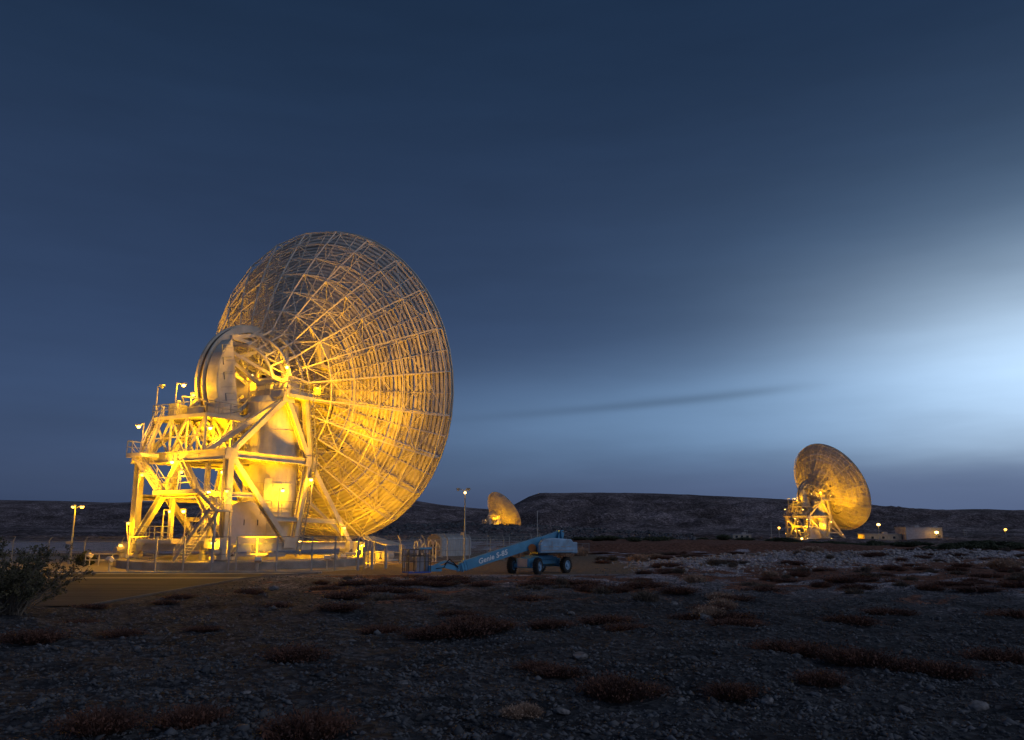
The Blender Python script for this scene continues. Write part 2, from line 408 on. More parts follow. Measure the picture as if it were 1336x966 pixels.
AX = 17.2
ELS = []      # tipping parts
def make_antenna(el):
    root = empty('radio_antenna')
    W = M['white']; T = M['truss']
    def part(b, name, m=W, parent=root, **k): return b.build(name, m, parent, **k)
    # local axes: x = right of boresight, y = boresight, z up.  (u,b,z) -> (x, -y, z)
    P = lambda u, b, z: V((u, -b, z))
    X, Yh = 5.9, 8.0
    zt = 9.75
    # base beams
    for s in (-1, 1):
        b = MB(); b.ibeam(P(s*X, -Yh-.4, 1.8), P(s*X, Yh+.4, 1.8), .6, .7); part(b, 'base_beam')
        b = MB(); b.ibeam(P(-X, s*Yh, 1.8), P(X, s*Yh, 1.8), .6, .66); part(b, 'base_beam')
    # corner bogies with wheels, motor and knee plates
    for sx in (-1, 1):
        for sy in (-1, 1):
            b = MB(); cx, cy = sx*X, sy*Yh
            b.box((cx, cy, 1.5), (1.3, 1.3, 1.3)); b.box((cx, cy, .98), (1.9, 1.1, .25), math.atan2(cy, cx)+PI/2)
            for k in (-1, 1):
                b.prism([(cx+k*.6, .95), (cx+k*1.9, 2.1), (cx+k*.6, 2.1)], 'y', cy-.12, cy+.12)
            o = part(b, 'corner_bogie')
            for k in (-1, 1):
                w = MB(); t = math.atan2(cy, cx)+PI/2; c = V((cx+math.cos(t)*k*.55, cy+math.sin(t)*k*.55, 1.12))
                ax = V((-math.sin(t), math.cos(t), 0)); w.tube(c-ax*.18, c+ax*.18, .36, 18); w.build('wheel', M['darksteel'], o)
            mm = MB(); mm.tube((cx*1.02+sx*.2, cy+sy*.75, 1.5), (cx*1.02+sx*.2, cy+sy*1.5, 1.5), .3, 14); mm.build('drive_motor', M['grey'], o, smooth=False)
    # columns
    top = {}
    for sx in (-1, 1):
        b = MB(); b.ibeam(P(sx*X, Yh-.05, 1.9), P(sx*X, Yh, zt+.35), .62, .7, up=(1, 0, 0)); part(b, 'column')
    # rear mid beam, side mid beams
    b = MB(); b.ibeam(P(-X, Yh, zt), P(X, Yh, zt), .5, .95); part(b, 'beam')
    for sx in (-1, 1):
        D = P(sx*X, -1.7, zt-.05); B = P(sx*X, Yh, zt)
        A1 = P(sx*5.6, 1.35, 15.6); A2 = P(sx*5.6, -1.1, 15.7)
        b = MB(); b.ibeam(B, D, .45, .62); part(b, 'beam')
        def br(p, q, w=.5, h=.55):
            m_ = MB(); m_.ibeam(p, q, w, h, up=(1, 0, 0), t=.08); part(m_, 'brace')
        br(B, P(sx*X, .6, 2.0)); br(D, P(sx*X, -.2, 2.0), .55, .6); br(D, P(sx*X, -Yh, 2.0), .5, .5)
        br(B, A1, .45, .5); br(A1, D, .5, .5); br(A2, D, .5, .55)
        br(A1, P(sx*1.9, Yh, zt), .45, .5)
        br(P(0, Yh, zt-.3), P(sx*X, Yh, 2.0), .5, .55) if sx > 0 else (br(P(-.4, Yh, zt-.3), P(-2.3, Yh, 6.4), .5, .5), br(P(-2.3, Yh, 6.4), P(-X, Yh, 2.0), .5, .55), br(P(-X, Yh, zt-.3), P(-2.3, Yh, 6.4), .45, .5))
        br(A2, P(sx*1.5, -6.2, 6.2), .4, .45); br(P(sx*1.5, -6.2, 6.2), P(sx*X, -Yh, 2.0), .4, .45)
        # low beams
        b = MB(); b.ibeam(P(sx*X, 2.6, 4.3), P(sx*X, -6.1, 4.1), .35, .42); part(b, 'beam')
        b = MB(); b.ibeam(P(sx*X, Yh, 6.3), P(sx*X, 5.0, 6.3), .35, .42); part(b, 'beam')
        b = MB(); b.box(P(sx*5.0, 0.1, 16.0), (2.2, 3.4, .7)); b.box(P(sx*4.6, 0, 16.8), (1.1, 2.3, 1.2), 0, .8); part(b, 'bearing_housing', bevel=.04)
        for p in (B, D, P(sx*X, .6, 2.1), A1):     # gusset plates at the joints
            b = MB(); b.prism([(p.y-.75, p.z-.45), (p.y+.75, p.z-.45), (p.y+.55, p.z+.5), (p.y-.55, p.z+.5)], 'x', p.x-.06+sx*.28, p.x+.06+sx*.28); part(b, 'gusset_plate')
    b = MB(); b.ibeam(P(-2.3, Yh, 6.35), P(X, Yh, 6.35), .4, .5); part(b, 'beam')
    b = MB(); b.ibeam(P(-X, Yh-.3, 6.2), P(-X, -6.2, 6.0), .35, .45); part(b, 'beam')
    b = MB(); b.ibeam(P(-1.5, -6.2, 6.2), P(1.5, -6.2, 6.2), .4, .45); part(b, 'beam')
    for u in (2.2, -2.2):
        b = MB(); b.ibeam(P(u, Yh, zt-.4), P(u, 1.5, zt-.4), .3, .4); b.bar(P(u, Yh-1, 2), P(u, Yh-1, zt-.5), .35); part(b, 'beam')
    # mid level floor grating with its lit joists
    b = MB(); b.box(P(0, 4.2, zt-.15), (11.2, 6.8, .08))
    for i in range(7): b.bar(P(-5.6, 1.2+i, zt-.32), P(5.6, 1.2+i, zt-.32), .12, .26)
    part(b, 'mid_platform')
    # beam waveguide shroud
    b = MB(); prof_ = []
    for z0, z1 in ((2.1, 5.0), (5.0, 7.6), (7.6, 10.2), (10.2, 12.6), (12.6, 15.3)):
        prof_ += [(2.5, z0+.02), (2.5, z1-.1), (2.56, z1-.1), (2.56, z1)]
    b.lathe([(.05, 2.1)]+prof_+[(2.2, 15.9), (.05, 16.2)], P(2.7, 0, 0), 'z', 40); sh = part(b, 'waveguide_shroud', smooth=False)
    b = MB(); b.bar(P(4.55, 2.05, 5.7), P(4.55, 2.05, 8.0), .08, 1.0); b.build('door', M['grey'], sh)
    b = MB(); rail(b, [P(5.4, 3.6, 4.6), P(5.4, -1.5, 4.6)], 1.3, .04, 1.2); part(b, 'railing', M['steel'])
    # equipment room with chamfered roof
    b = MB(); b.prism([(-6.05, 2.15), (-1.9, 2.15), (-1.9, 4.6), (-2.5, 5.3), (-3.6, 5.75), (-5.4, 5.75), (-6.05, 5.4)], 'x', 1.9, 4.5)
    er = part(b, 'equipment_room', M['pinkgrey'], bevel=.05)
    b = MB(); b.box((4.53, -3.0, 3.95), (.05, .06, .5)); b.box((4.53, -4.6, 3.95), (.05, .06, .5)); b.build('handle', M['darksteel'], er)
    # platforms
    def deck(name, poly, z, railpts, m=W):
        b_ = MB(); b_.prism([(u, -bb) for u, bb in poly], 'z', z-.14, z)
        xs = [u for u, _ in poly]; ys = [-bb for _, bb in poly]
        pl = list(poly)+[poly[0]]
        for a_, c_ in zip(pl[:-1], pl[1:]): b_.bar(P(*a_, z-.2), P(*c_, z-.2), .1, .34)
        o_ = part(b_, name, m)
        r_ = MB(); rail(r_, [P(u, bb, z) for u, bb in railpts], 1.1, .04, 1.25); r_.build('railing', M['steel'], o_)
        return o_
    deck('platform', [(-.6, 1.5), (6.3, 1.5), (6.3, -4.4), (5.0, -4.4), (5.0, .3), (-.6, .3)], 15.95, [(.6, 1.5), (6.3, 1.5), (6.3, -4.4)])
    deck('platform', [(-4.7, 8.0), (2.6, 8.0), (2.6, 3.6), (-4.7, 4.6)], 13.6, [(1.2, 3.9), (2.6, 3.9), (2.6, 8.0), (-4.7, 8.0), (-4.7, 4.6)])
    deck('platform', [(-5.0, 10.1), (-3.0, 10.1), (-3.0, 8.3), (-5.0, 8.3)], 10.1, [(-5.0, 8.4), (-5.0, 10.1), (-4.3, 10.1)])
    deck('platform', [(-1.3, 9.8), (4.2, 9.8), (4.2, 8.3), (-1.3, 8.3)], 6.7, [(-.6, 9.8), (3.6, 9.8)])
    deck('platform', [(-4.0, 9.0), (.6, 9.0), (.6, 6.6), (-4.0, 6.6)], 2.5, [(.6, 9.0), (-4.0, 9.0), (-4.0, 6.6)])
    # drive machinery on the rear platform
    b = MB()
    for u, bb, sx_, sy_, h_ in ((-3.4, 6.3, 1.0, 1.4, 1.3), (-1.8, 5.2, .9, .9, 1.7), (-.4, 6.7, 1.3, .8, .9), (1.2, 5.8, .8, 1.2, 1.2)):
        b.box(P(u, bb, 13.6+h_/2), (sx_, sy_, h_), .2)
        b.tube(P(u-.6, bb, 13.6+h_), P(u+.5, bb+.3, 13.6+h_+.2), .22, 10)
    b.path([P(-3, 6, 15), P(-2, 7, 15.5), P(0, 6.6, 15.2), P(1.6, 7, 14.6)], .08)
    part(b, 'drive_machinery', M['grey'], bevel=.03)
    # rear platform supports: lattice of thin posts, crosses
    b = MB()
    for u0, u1 in ((-4.5, -2.2), (-2.2, 0), (0, 2.4)):
        for bb in (7.8, 4.8):
            b.bar(P(u0, bb, zt), P(u1, bb, 13.4), .16); b.bar(P(u1, bb, zt), P(u0, bb, 13.4), .16); b.bar(P(u0, bb, zt), P(u0, bb, 13.4), .16)
            b.bar(P(u0, bb, 11.6), P(u1, bb, 11.6), .12)
    b.bar(P(2.4, 7.8, zt), P(2.4, 7.8, 13.4), .18); b.bar(P(2.4, 4.8, zt), P(2.4, 4.8, 13.4), .18)
    part(b, 'platform_bracing')
    b = MB()          # duct elbows beside the shroud
    for k in range(3):
        u = -.6-k*.9
        b.path([P(u, 5.5, 13.3), P(u+.3, 4.6, 12.3), P(u+.6, 3.8, 11.2), P(u+.6, 3.4, 9.8)], .28, 10)
    b.tube(P(-1.2, 2.2, 10), P(-1.2, 2.2, 14.5), 1.0, 20)
    part(b, 'cooling_ducts')
    b = MB()
    for i in range(6):
        b.path([P(.2+.3*i, 4.6-.25*i, 14.6-.7*i), P(.6+.3*i, 4.3-.25*i, 14.9-.7*i), P(.9+.3*i, 4.0-.25*i, 14.4-.7*i), P(.7+.3*i, 4.1-.25*i, 14.1-.7*i)], .07, 6)
    part(b, 'cable_loops', M['grey'])
    # stairs
    stairs(P(-3.9, 9.2, 10.1), P(-4.1, 7.6, 13.6), .9, (1, 0, 0), root)
    stairs(P(-4.4, 9.6, 10.1), P(-1.0, 9.3, 6.7), .9, (0, 1, 0), root)
    stairs(P(3.9, 9.1, 6.7), P(6.6, 9.1, 4.9), .9, (0, 1, 0), root)
    stairs(P(6.8, 9.9, 5.0), P(3.2, 10.2, .75), 1.0, (0, 1, 0), root)
    b = MB(); b.box(P(6.9, 9.5, 4.85), (1.2, 1.8, .12)); b.bar(P(7.3, 8.7, 1), P(7.3, 8.7, 4.8), .14); b.bar(P(7.3, 10.2, .7), P(7.3, 10.2, 4.8), .14)
    rail(b, [P(7.4, 8.7, 4.9), P(7.4, 10.3, 4.9)], 1.0, .035); part(b, 'stair_landing')
    # ladders on the right side
    ladder(P(6.35, -1.15, 15.6), P(6.35, -2.1, zt), .55, (0, 1, .15), root)
    ladder(P(6.35, -2.1, zt), P(6.35, -.35, .9), .55, (0, 1, .2), root)
    ladder(P(6.3, -4.3, 16.2), P(6.3, -3.4, 13.0), .5, (0, 1, .2), root, M['darksteel'])
    b = MB(); b.path([P(5.5, -3.0, 12.2), P(5.8, -4.2, 11.3), P(5.9, -5.6, 11.1), P(5.8, -7.2, 11.8)], .09); b.path([P(5.5, -3.0, 12.2), P(5.8, -4.4, 11.0), P(5.9, -5.8, 10.9), P(5.8, -7.2, 11.8)], .09); part(b, 'hanging_cable', M['darksteel'])
    # boxes at the foot
    b = MB(); b.box(P(3.6, 8.6, 2.0), (.7, .3, .8)); b.box(P(4.7, 8.6, 2.0), (.7, .3, .8)); b.box(P(4.15, 8.6, 1.1), (.4, .35, 1.0)); part(b, 'control_box', M['grey'], bevel=.02)
    b = MB(); b.box(P(5.6, 8.75, 2.2), (1.9, .4, .85)); part(b, 'control_box', M['white'], bevel=.02)
    b = MB(); b.box(P(6.3, 2.4, 1.1), (.5, 2.0, .35)); b.box(P(6.3, 5.4, 1.2), (.4, 3.6, .25)); b.box(P(6.2, 4.2, 1.75), (.5, 1.4, .5)); part(b, 'cable_tray', M['grey'])
    b = MB(); b.prism([(-X+1, 9.2), (X, 9.2), (X, 7.6), (-X+1, 7.6)], 'z', 1.15, 1.25) if False else None
    # masts
    b = MB(); b.bar(P(.3, 4.0, 13.7), P(.3, 4.0, 18.6), .12); b.box(P(.3, 4.0, 17.8), (.3, .3, .5)); part(b, 'mast', M['darksteel'])

    # ---------------- tipping structure
    def tip(b, name, m=W, parent=None, **k):
        if parent is None:
            o = b.build(name, m, root, loc=(0, 0, AX), **k); o.rotation_euler = (el, 0, 0); o['tips'] = 1
        else: o = b.build(name, m, parent, **k)
        return o
    sy = lambda r: 4+6*(r/17)**2
    depth = lambda r: 3.9-(r-3.9)/13.1*2.75
    rj = [1.9, 3.9, 5.9, 7.9, 9.9, 11.9, 13.7, 15.4, 16.9]
    def S(r, a, off=0): return V((r*math.sin(a), sy(r)-off, r*math.cos(a)))
    def K(r, a): return S(r, a, depth(r))
    NM = 24; da = 2*PI/NM
    # reflector skin: separate panels with narrow gaps; stiffeners behind
    b = MB(); pr = [1.9, 3.9, 5.9, 7.9, 9.9, 11.9, 13.7, 15.4, 17.0]
    for k in range(len(pr)-1):
        ns = 48 if k > 1 else 24
        for i in range(ns):
            a0 = 2*PI*i/ns; a1 = 2*PI*(i+1)/ns; r0 = pr[k]+.03; r1 = pr[k+1]-.03
            g0 = .035/r0; g1 = .035/r1
            am = (a0+a1)/2; rm = (r0+r1)/2
            ring = [S(r0, a0+g0), S(r0, am), S(r0, a1-g0), S(rm, a1-g1), S(r1, a1-g1), S(r1, am), S(r1, a0+g1), S(rm, a0+g1)]
            bk = [v-V((0, .03, 0)) for v in ring]
            b.add(ring, [tuple(range(8))])
            b.add(bk, [tuple(range(8))[::-1]])
    tip(b, 'reflector', M['panel'])
    b = MB(); r = 2.1
    while r < 17:
        ns = 48 if r > 5.9 else 24
        for i in range(ns):
            a0 = 2*PI*i/ns+.05/r; a1 = 2*PI*(i+1)/ns-.05/r; w = .10
            p = [S(r-w, a0, .05), S(r-w, a1, .05), S(r-w, a1, .2), S(r-w, a0, .2), S(r+w, a0, .2), S(r+w, a1, .2)]
            b.add(p, [(0, 1, 2, 3), (3, 2, 5, 4)])
        r += .36
    tip(b, 'panel_stiffeners', T)
    # rim hoop
    b = MB()
    for i in range(48):
        a0 = 2*PI*i/48; a1 = 2*PI*(i+1)/48; b.bar(S(17, a0, .08), S(17, a1, .08), .12, .16)
    tip(b, 'rim_band', T)
    # main ribs
    for i in range(NM):
        a = da*i; b = MB()
        for k in range(len(rj)-1):
            r0, r1 = rj[k], rj[k+1]
            b.bar(S(r0, a, .26), S(r1, a, .26), .09)
            if k >= 1: b.bar(K(r0, a), K(r1, a), .115)
            if k >= 1:
                b.bar(S(r0, a, .26), K(r0, a), .06)
                b.bar(K(r0, a), S(r1, a, .26), .06) if k % 2 else b.bar(S(r0, a, .26), K(r1, a), .06)
            else:
                b.bar(K(r1, a), S(r0, a, .3), .11)
        b.bar(S(16.9, a, .26), K(16.9, a), .1)
        tip(b, 'rib_truss', T)
    # intermediate ribs, tied back to the deep ribs either side
    for i in range(NM):
        a = da*(i+.5); b = MB()
        for k in range(2, len(rj)-1):
            b.bar(S(rj[k], a, .24), S(rj[k+1], a, .24), .09)
        for k in range(2, len(rj)):
            for s in (-.5, .5):
                b.bar(S(rj[k], a, .24), K(rj[k], a+s*da), .05)
            if k % 2 == 0 and k < len(rj)-1:
                for s in (-.5, .5): b.bar(S(rj[k], a, .24), K(rj[k+1], a+s*da), .045)
        tip(b, 'intermediate_rib', T)
    # hoops on the back plane, with diagonals
    for k in range(1, len(rj)):
        b = MB()
        for i in range(NM):
            a = da*i
            b.bar(K(rj[k], a), K(rj[k], a+da), .105 if k < 8 else .13)
            if k < len(rj)-1 and k != 4:
                b.bar(K(rj[k], a), K(rj[k+1], a+da), .06) if (i+k) % 2 else b.bar(K(rj[k+1], a), K(rj[k], a+da), .06)
            b.bar(S(rj[k], a, .26), S(rj[k], a+da/2, .24), .07); b.bar(S(rj[k], a+da/2, .24), S(rj[k], a+da, .26), .07)
        tip(b, 'hoop_ring', T)
    # hub: inner drum ring, two rear rings and spokes
    b = MB(); n = 24
    for i in range(n):
        a0 = 2*PI*i/n; a1 = a0+2*PI/n
        q = lambda r, y, a: V((r*math.sin(a), y, r*math.cos(a)))
        b.bar(q(3.9, .4, a0), q(3.9, .4, a1), .25); b.bar(q(1.9, 2.4, a0), q(1.9, 2.4, a1), .2)
        b.bar(q(5.4, .9, a0), q(5.4, .9, a1), .2)
        b.bar(q(3.9, .4, a0), q(1.9, 3.9, a0), .13); b.bar(q(3.9, .4, a0), K(5.9, a0), .14)
        b.bar(q(1.9, 2.4, a0), q(3.9, .4, a0), .12)
    tip(b, 'hub_ring', W)
    b = MB(); b.lathe([(1.3, .8), (1.5, .8), (1.9, 3.9), (.1, 3.9)], (0, 0, 0), 'y', 28); tip(b, 'vertex_room', M['grey'])
    # elevation gear sector
    b = MB(); na = 40
    def arc(r, y0=0): return [V((0, -r*math.cos(R(t)), r*math.sin(R(t)))) for t in np.linspace(-72, 104, na)]
    ou, inn = arc(6.45), arc(5.75)
    for x0, x1, o1, i1 in ((-1.15, -.85, 6.45, 5.6), (-.45, -.3, 6.3, 5.6)):
        oo, ii = arc(o1), arc(i1); vs = []
        for j in range(na):
            for x, p in ((x0, oo[j]), (x1, oo[j]), (x1, ii[j]), (x0, ii[j])): vs.append((x, p.y, p.z))
        fs = []
        for j in range(na-1):
            for e in range(4): fs.append((j*4+e, j*4+(e+1) % 4, j*4+4+(e+1) % 4, j*4+4+e))
        fs += [(3, 2, 1, 0), tuple((na-1)*4+e for e in range(4))]
        b.add(vs, fs)
    gear = tip(b, 'elevation_wheel', W)
    t_ = MB(); nt_ = 150
    for t in np.linspace(-72, 104, nt_):
        c, s = math.cos(R(t)), math.sin(R(t)); t_.bar((-.86, -6.1*c, 6.1*s), (-.44, -6.1*c, 6.1*s), .16, .3)
    oo = arc(6.12)
    for a_, c_ in zip(oo[:-1], oo[1:]): t_.bar(a_+V((-.65, 0, 0)), c_+V((-.65, 0, 0)), .4, .1)
    t_.build('gear_rack', M['wheelrail'], gear)
    # counterweight: thick circular segment
    b = MB(); th = math.acos(3.9/6.1)
    seg = [(-6.1*math.cos(t), 6.1*math.sin(t)) for t in np.linspace(-th, th, 26)]
    b.prism(seg, 'x', 0.0, 1.4); b.prism([(y*.985, z*.985) for y, z in seg], 'x', 1.4, 1.45)
    cw = tip(b, 'counterweight', W)
    b = MB()
    for z in np.linspace(-3.6, 3.8, 7): b.bar((1.47, -5.6 if abs(z) < 2.5 else -4.8, z), (1.47, -3.95, z), .03, .05)
    b.build('cover_joints', M['grey'], cw)
    for z in (-1.2, .8, 2.2, 3.4):
        b = MB(); b.bar((1.5, -5.2, z), (1.5, -5.2, z+.7), .05, .12, up=(1, 0, 0)); b.bar((1.5, -5.2, z+.7), (1.5, -4.2, z+.7), .05, .05); b.build('grab_bar', M['steel'], cw)
    # carrying arms from counterweight and axis to the hub and back structure
    b = MB()
    for x in (-.6, 1.0):
        for (y0, z0, y1, z1) in ((-3.6, 4.9, 1.1, 5.3), (-3.9, 2.6, .6, 3.9), (-3.9, -2.6, .6, -3.9), (-3.6, -4.9, 1.1, -5.3), (-3.9, 2.6, 0, 0), (-3.9, -2.6, 0, 0), (0, 0, 3.6, 4.0), (0, 0, 3.6, -4.0), (-3.6, 4.9, .6, 3.9)):
            b.bar((x, y0, z0), (x, y1, z1), .28, .36)
    for sx in (-1, 1):
        for (y1, z1, xx) in ((.4, 3.2, 2.4), (.4, -3.2, 2.4), (1.0, 0, 5.3), (1.2, 4.4, 3.4), (1.2, -4.4, 3.4)):
            b.bar((sx*4.3, 0, 0), (sx*xx, y1, z1), .3, .34)
        b.bar((sx*4.3, 0, 0), (sx*1.0, -3.9, 3.6), .26, .3); b.bar((sx*4.3, 0, 0), (sx*1.0, -3.9, -3.6), .26, .3)
    tip(b, 'carrying_arm')
    b = MB()       # arched stays over the axis
    for rr_, yy in ((5.6, -.9), (4.6, -2.2)):
        pts = [V((rr_*math.cos(R(t)), yy+ .3*math.sin(R(t)), rr_*.92*math.sin(R(t)))) for t in np.linspace(8, 172, 11)]
        for p, q in zip(pts[:-1], pts[1:]): b.bar(p, q, .2)
        for j, p in enumerate(pts):
            a = math.atan2(p.x, p.z); b.bar(p, K(5.9, round(a/da)*da), .12); b.bar(p, K(3.9, round(a/da+.5)*da), .11)
            if j % 2 == 0: b.bar(p, V((p.x*.45, yy+.6, .8)), .1)
    tip(b, 'back_frame_arch', T)
    b = MB(); b.lathe([(.05, -4.3), (1.55, -4.3), (1.55, -3.2), (1.75, -3.1), (1.75, 3.1), (1.55, 3.2), (1.55, 4.3), (.05, 4.3)], (0, .5, -.8), 'x', 36); tip(b, 'elevation_tube', W, smooth=False)
        # gusset box standing proud of the hub on the right
    b = MB(); b.prism([(-.9, 1.6), (.5, 1.1), (.6, 3.9), (0, 4.6), (-.8, 4.2)], 'x', 5.0, 5.8)
    b.v = [(x, y+4.2, z) for x, y, z in b.v]; hb = tip(b, 'hub_box', W)
    o_ = MB(); o_.tube((5.75, 4.05, 2.1), (5.84, 4.05, 2.1), .42, 16); o_.build('opening', M['darksteel'], hb)
    return root

def floodlight(root, base, top, head, m=None, tall=True, lit=True, power=0, s=.17):
    """pole, arm and lamp; the lamp is its own sub-part"""
    b = MB(); base = V(base); top = V(top); head = V(head)
    b.tube(base, top, .055, 7); b.tube(top, head+V((0, 0, .1)), .045, 6)
    d = head-top; d.z = 0
    b.box(head+V((0, 0, .12)), (.5, .34, .14))
    o = b.build('floodlight', M['white'], root)
    l = MB(); l.sphere(head-V((0, 0, .03)), s, 10, 6, .8); l.build('lamp', (m or M['lampglass']) if lit else M['paleglass'], o)
    if power: light(head-V((0, 0, .25)), power, r=.22, parent=o)
    return o
P = lambda u, b, z: V((u, -b, z))
EL1 = R(10)
A1 = make_antenna(EL1)
fl = [  # base, top, head, power, lit
    (P(.8, 1.6, 15.95), P(.8, 1.6, 18.3), P(.86, 1.5, 18.15), 900, True),
    (P(5.8, 1.5, 15.95), P(5.85, 1.5, 18.75), P(5.5, 1.4, 18.55), 700, True),
    (P(-1.75, 7.9, 13.6), P(-1.75, 7.9, 16.6), P(-1.3, 7.5, 16.45), 500, True),
    (P(-4.4, 7.9, 13.6), P(-4.4, 7.9, 16.5), P(-3.8, 7.9, 16.45), 0, False),
    (P(-3.9, 9.4, 10.1), P(-3.9, 9.4, 12.85), P(-4.6, 9.4, 12.6), 400, True),
    (P(1.5, 6.5, 13.4), P(1.5, 6.5, 12.9), P(1.5, 6.5, 12.4), 1300, True),
    (P(-.65, 8.5, 9.9), P(-.65, 8.5, 9.6), P(-.65, 8.6, 9.25), 700, True),
    (P(4.4, 8.5, 7.0), P(4.4, 8.5, 6.8), P(4.42, 8.6, 6.5), 600, True),
    (P(-2.9, 7.3, 2.5), P(-2.9, 7.3, 5.1), P(-2.3, 7.1, 4.95), 450, True),
    (P(.1, 7.3, 2.5), P(.1, 7.3, 5.1), P(-.5, 7.1, 4.95), 450, True),
    (P(6.2, 9.2, 1.8), P(6.2, 9.2, 2.0), P(6.1, 9.25, 2.25), 500, True),
    (P(5.6, 1.6, 4.4), P(5.6, 1.6, 7.1), P(5.6, 1.2, 6.9), 500, True),
    (P(6.5, -1.6, 5.2), P(6.5, -1.6, 8.2), P(6.5, -1.5, 8.0), 350, True),
    (P(6.9, -8.3, .7), P(6.9, -8.3, 1.6), P(7.0, -8.5, 1.8), 1500, True),
    (P(2.6, 7.5, 6.7), P(2.6, 7.5, 5.4), P(2.7, 7.4, 5.2), 500, True),
    (P(-1.0, -1.5, 9.2), P(-1.0, -1.5, 8.9), P(-1.0, -1.5, 8.6), 1400, True),
    (P(1.2, -6.0, 1.0), P(1.2, -6.0, 1.9), P(1.2, -6.0, 2.1), 1100, True),
    (P(-4.0, 0.0, 9.5), P(-4.0, 0, 9.3), P(-4.0, 0.0, 9.0), 500, True),
    (P(3.4, 5.0, 6.9), P(3.4, 5.0, 6.8), P(3.4, 5.2, 6.5), 350, True),
]
PW = 1.45
for b_, t_, h_, pw, lit in fl: floodlight(A1, b_, t_, h_, M['lampwhite'], lit=lit, power=pw*PW)

def spot(root, loc, aim, power, size=70, blend=.6):
    L = bpy.data.lights.new('added_flood_beam', 'SPOT'); L.energy = power; L.color = (1, .45, .0); L.spot_size = R(size); L.spot_blend = blend; L.shadow_soft_size = 1.6  # beam of an added flood
    o = bpy.data.objects.new('added_flood_beam', L); col.objects.link(o); o.parent = root; o.location = loc
    o.rotation_euler = (V(aim)-V(loc)).to_track_quat('-Z', 'Y').to_euler()
def added_flood(base, head, aim, power, size=75):  # added ground and deck floods, invented to light the dish back
    base = V(base); head = V(head); aim = V(aim)
    b = MB(); b.tube(base, head-V((0, 0, .2)), .05, 7); d = (aim-head).normalized(); b.bar(head-d*.22, head+d*.10, .5, .4)
    o = b.build('floodlight', M['white'], A1)  # body of the added flood
    l = MB(); l.bar(head+d*.10, head+d*.13, .42, .32); l.build('lamp', M['lampglass'], o)
    spot(A1, head+d*.35, aim, power, size)
added_flood(P(6.9, -8.9, .7), P(6.9, -8.9, 1.9), P(4.0, -11, 16), 1300, 110)
added_flood(P(11.6, 0.5, 0), P(11.6, 0.5, 1.0), P(9, -11, 24), 6500, 100)
added_flood(P(10.6, -1.8, 0), P(10.6, -1.8, .9), P(4, -9, 14), 900, 80)
for bx, by, bz, hx, hy, hz_ in ((-3.3, 9.9, 6.9, -3.1, 9.9, 8.2), (2.0, 9.9, 6.7, 2.1, 9.9, 8.3), (6.9, 9.0, 4.9, 6.8, 9.0, 6.6), (4.0, -4.2, 16.0, 4.0, -4.2, 17.6), (6.6, -6.0, 2.2, 6.7, -6.0, 3.6), (-5.9, 8.5, 2.2, -6.1, 8.7, 4.0), (-2.0, 6.0, 13.7, -2.0, 6.0, 15.9)):
    floodlight(A1, P(bx, by, bz), P(hx, hy, hz_), P(hx+.25, hy, hz_-.1), power=230*PW, s=.13)  # small added lamps that brighten the frame
added_flood(P(0, 14.2, 0), P(0, 14.2, 1.0), P(0, -7, 28), 26000, 58)
added_flood(P(-10.5, 9.0, 0), P(-10.5, 9.0, 1.0), P(-7, -6, 27), 46000, 62)
added_flood(P(11.4, 9.2, 0), P(11.4, 9.2, 1.0), P(-3, -6, 31), 52000, 42)
added_flood(P(13.0, 3.0, 0), P(13.0, 3.0, 1.0), P(7, -8, 30), 32000, 54)
# the two far antennas: copies with their own elevation
A2 = copy_tree(A1); A3 = copy_tree(A1)
def place(A, x, y, z, az, el, keep, pscale, name):
    A.location = (x, y, z); A.rotation_euler = (0, 0, -R(az))
    n = 0
    for c in list(A.children):
        if c.type == 'LIGHT' and name in 'bc': c.data = c.data.copy(); c.data.energy *= .95 if name == 'b' else .8
        if c.get('tips'): c.rotation_euler = (R(el), 0, 0)
        if c.name.startswith('floodlight'):
            for l in list(c.children):
                if l.type == 'LIGHT':
                    n += 1
                    if keep is not None and n not in keep: bpy.data.objects.remove(l)
                    elif keep is not None:
                        l.data = l.data.copy(); l.data.energy *= pscale
place(A1, -25.584, 79.30, 0, 29.4, 10, None, 1, 'a')
place(A2, 111.1, 300.3, -2.2, 68.1, 23.3, (2, 3, 7, 8, 11, 13, 15), 1.3, 'b')
place(A3, -12.4, 599.9, -6.9, 56, 32.5, (1, 2, 13), 1.2, 'c')
G_ = 'large steerable dish antennas'
tag(A1, 'giant steerable dish antenna seen from behind, brightly floodlit on a white steel frame at left', 'dish antenna', G_)
tag(A2, 'distant floodlit dish antenna on its white frame beside the low buildings at right', 'dish antenna', G_)
tag(A3, 'farthest dish antenna, small and half hidden behind the dark rocky ridge', 'dish antenna', G_)

# foundation rings
def foundation(x, y, z, rz, label):
    r_ = empty('antenna_foundation', (x, y, z), rz)
    b = MB(); b.lathe([(8.6, -.5), (8.6, .72), (11.1, .72), (11.2, .64), (11.2, -.5)], (0, 0, 0), 'z', 64)
    b.build('concrete_ring', M['concrete'], r_)
    b = MB(); b.lathe([(9.7, .70), (9.7, .78), (10.15, .78), (10.15, .70)], (0, 0, 0), 'z', 72); b.build('track_rail', M['steel'], r_)
    tag(r_, label, 'foundation'); return r_
foundation(-25.584, 79.30, 0, 0, 'round concrete foundation wall under the big floodlit dish antenna at left')
foundation(111.1, 300.3, -2.2, 0, 'round concrete foundation under the distant dish antenna at right')

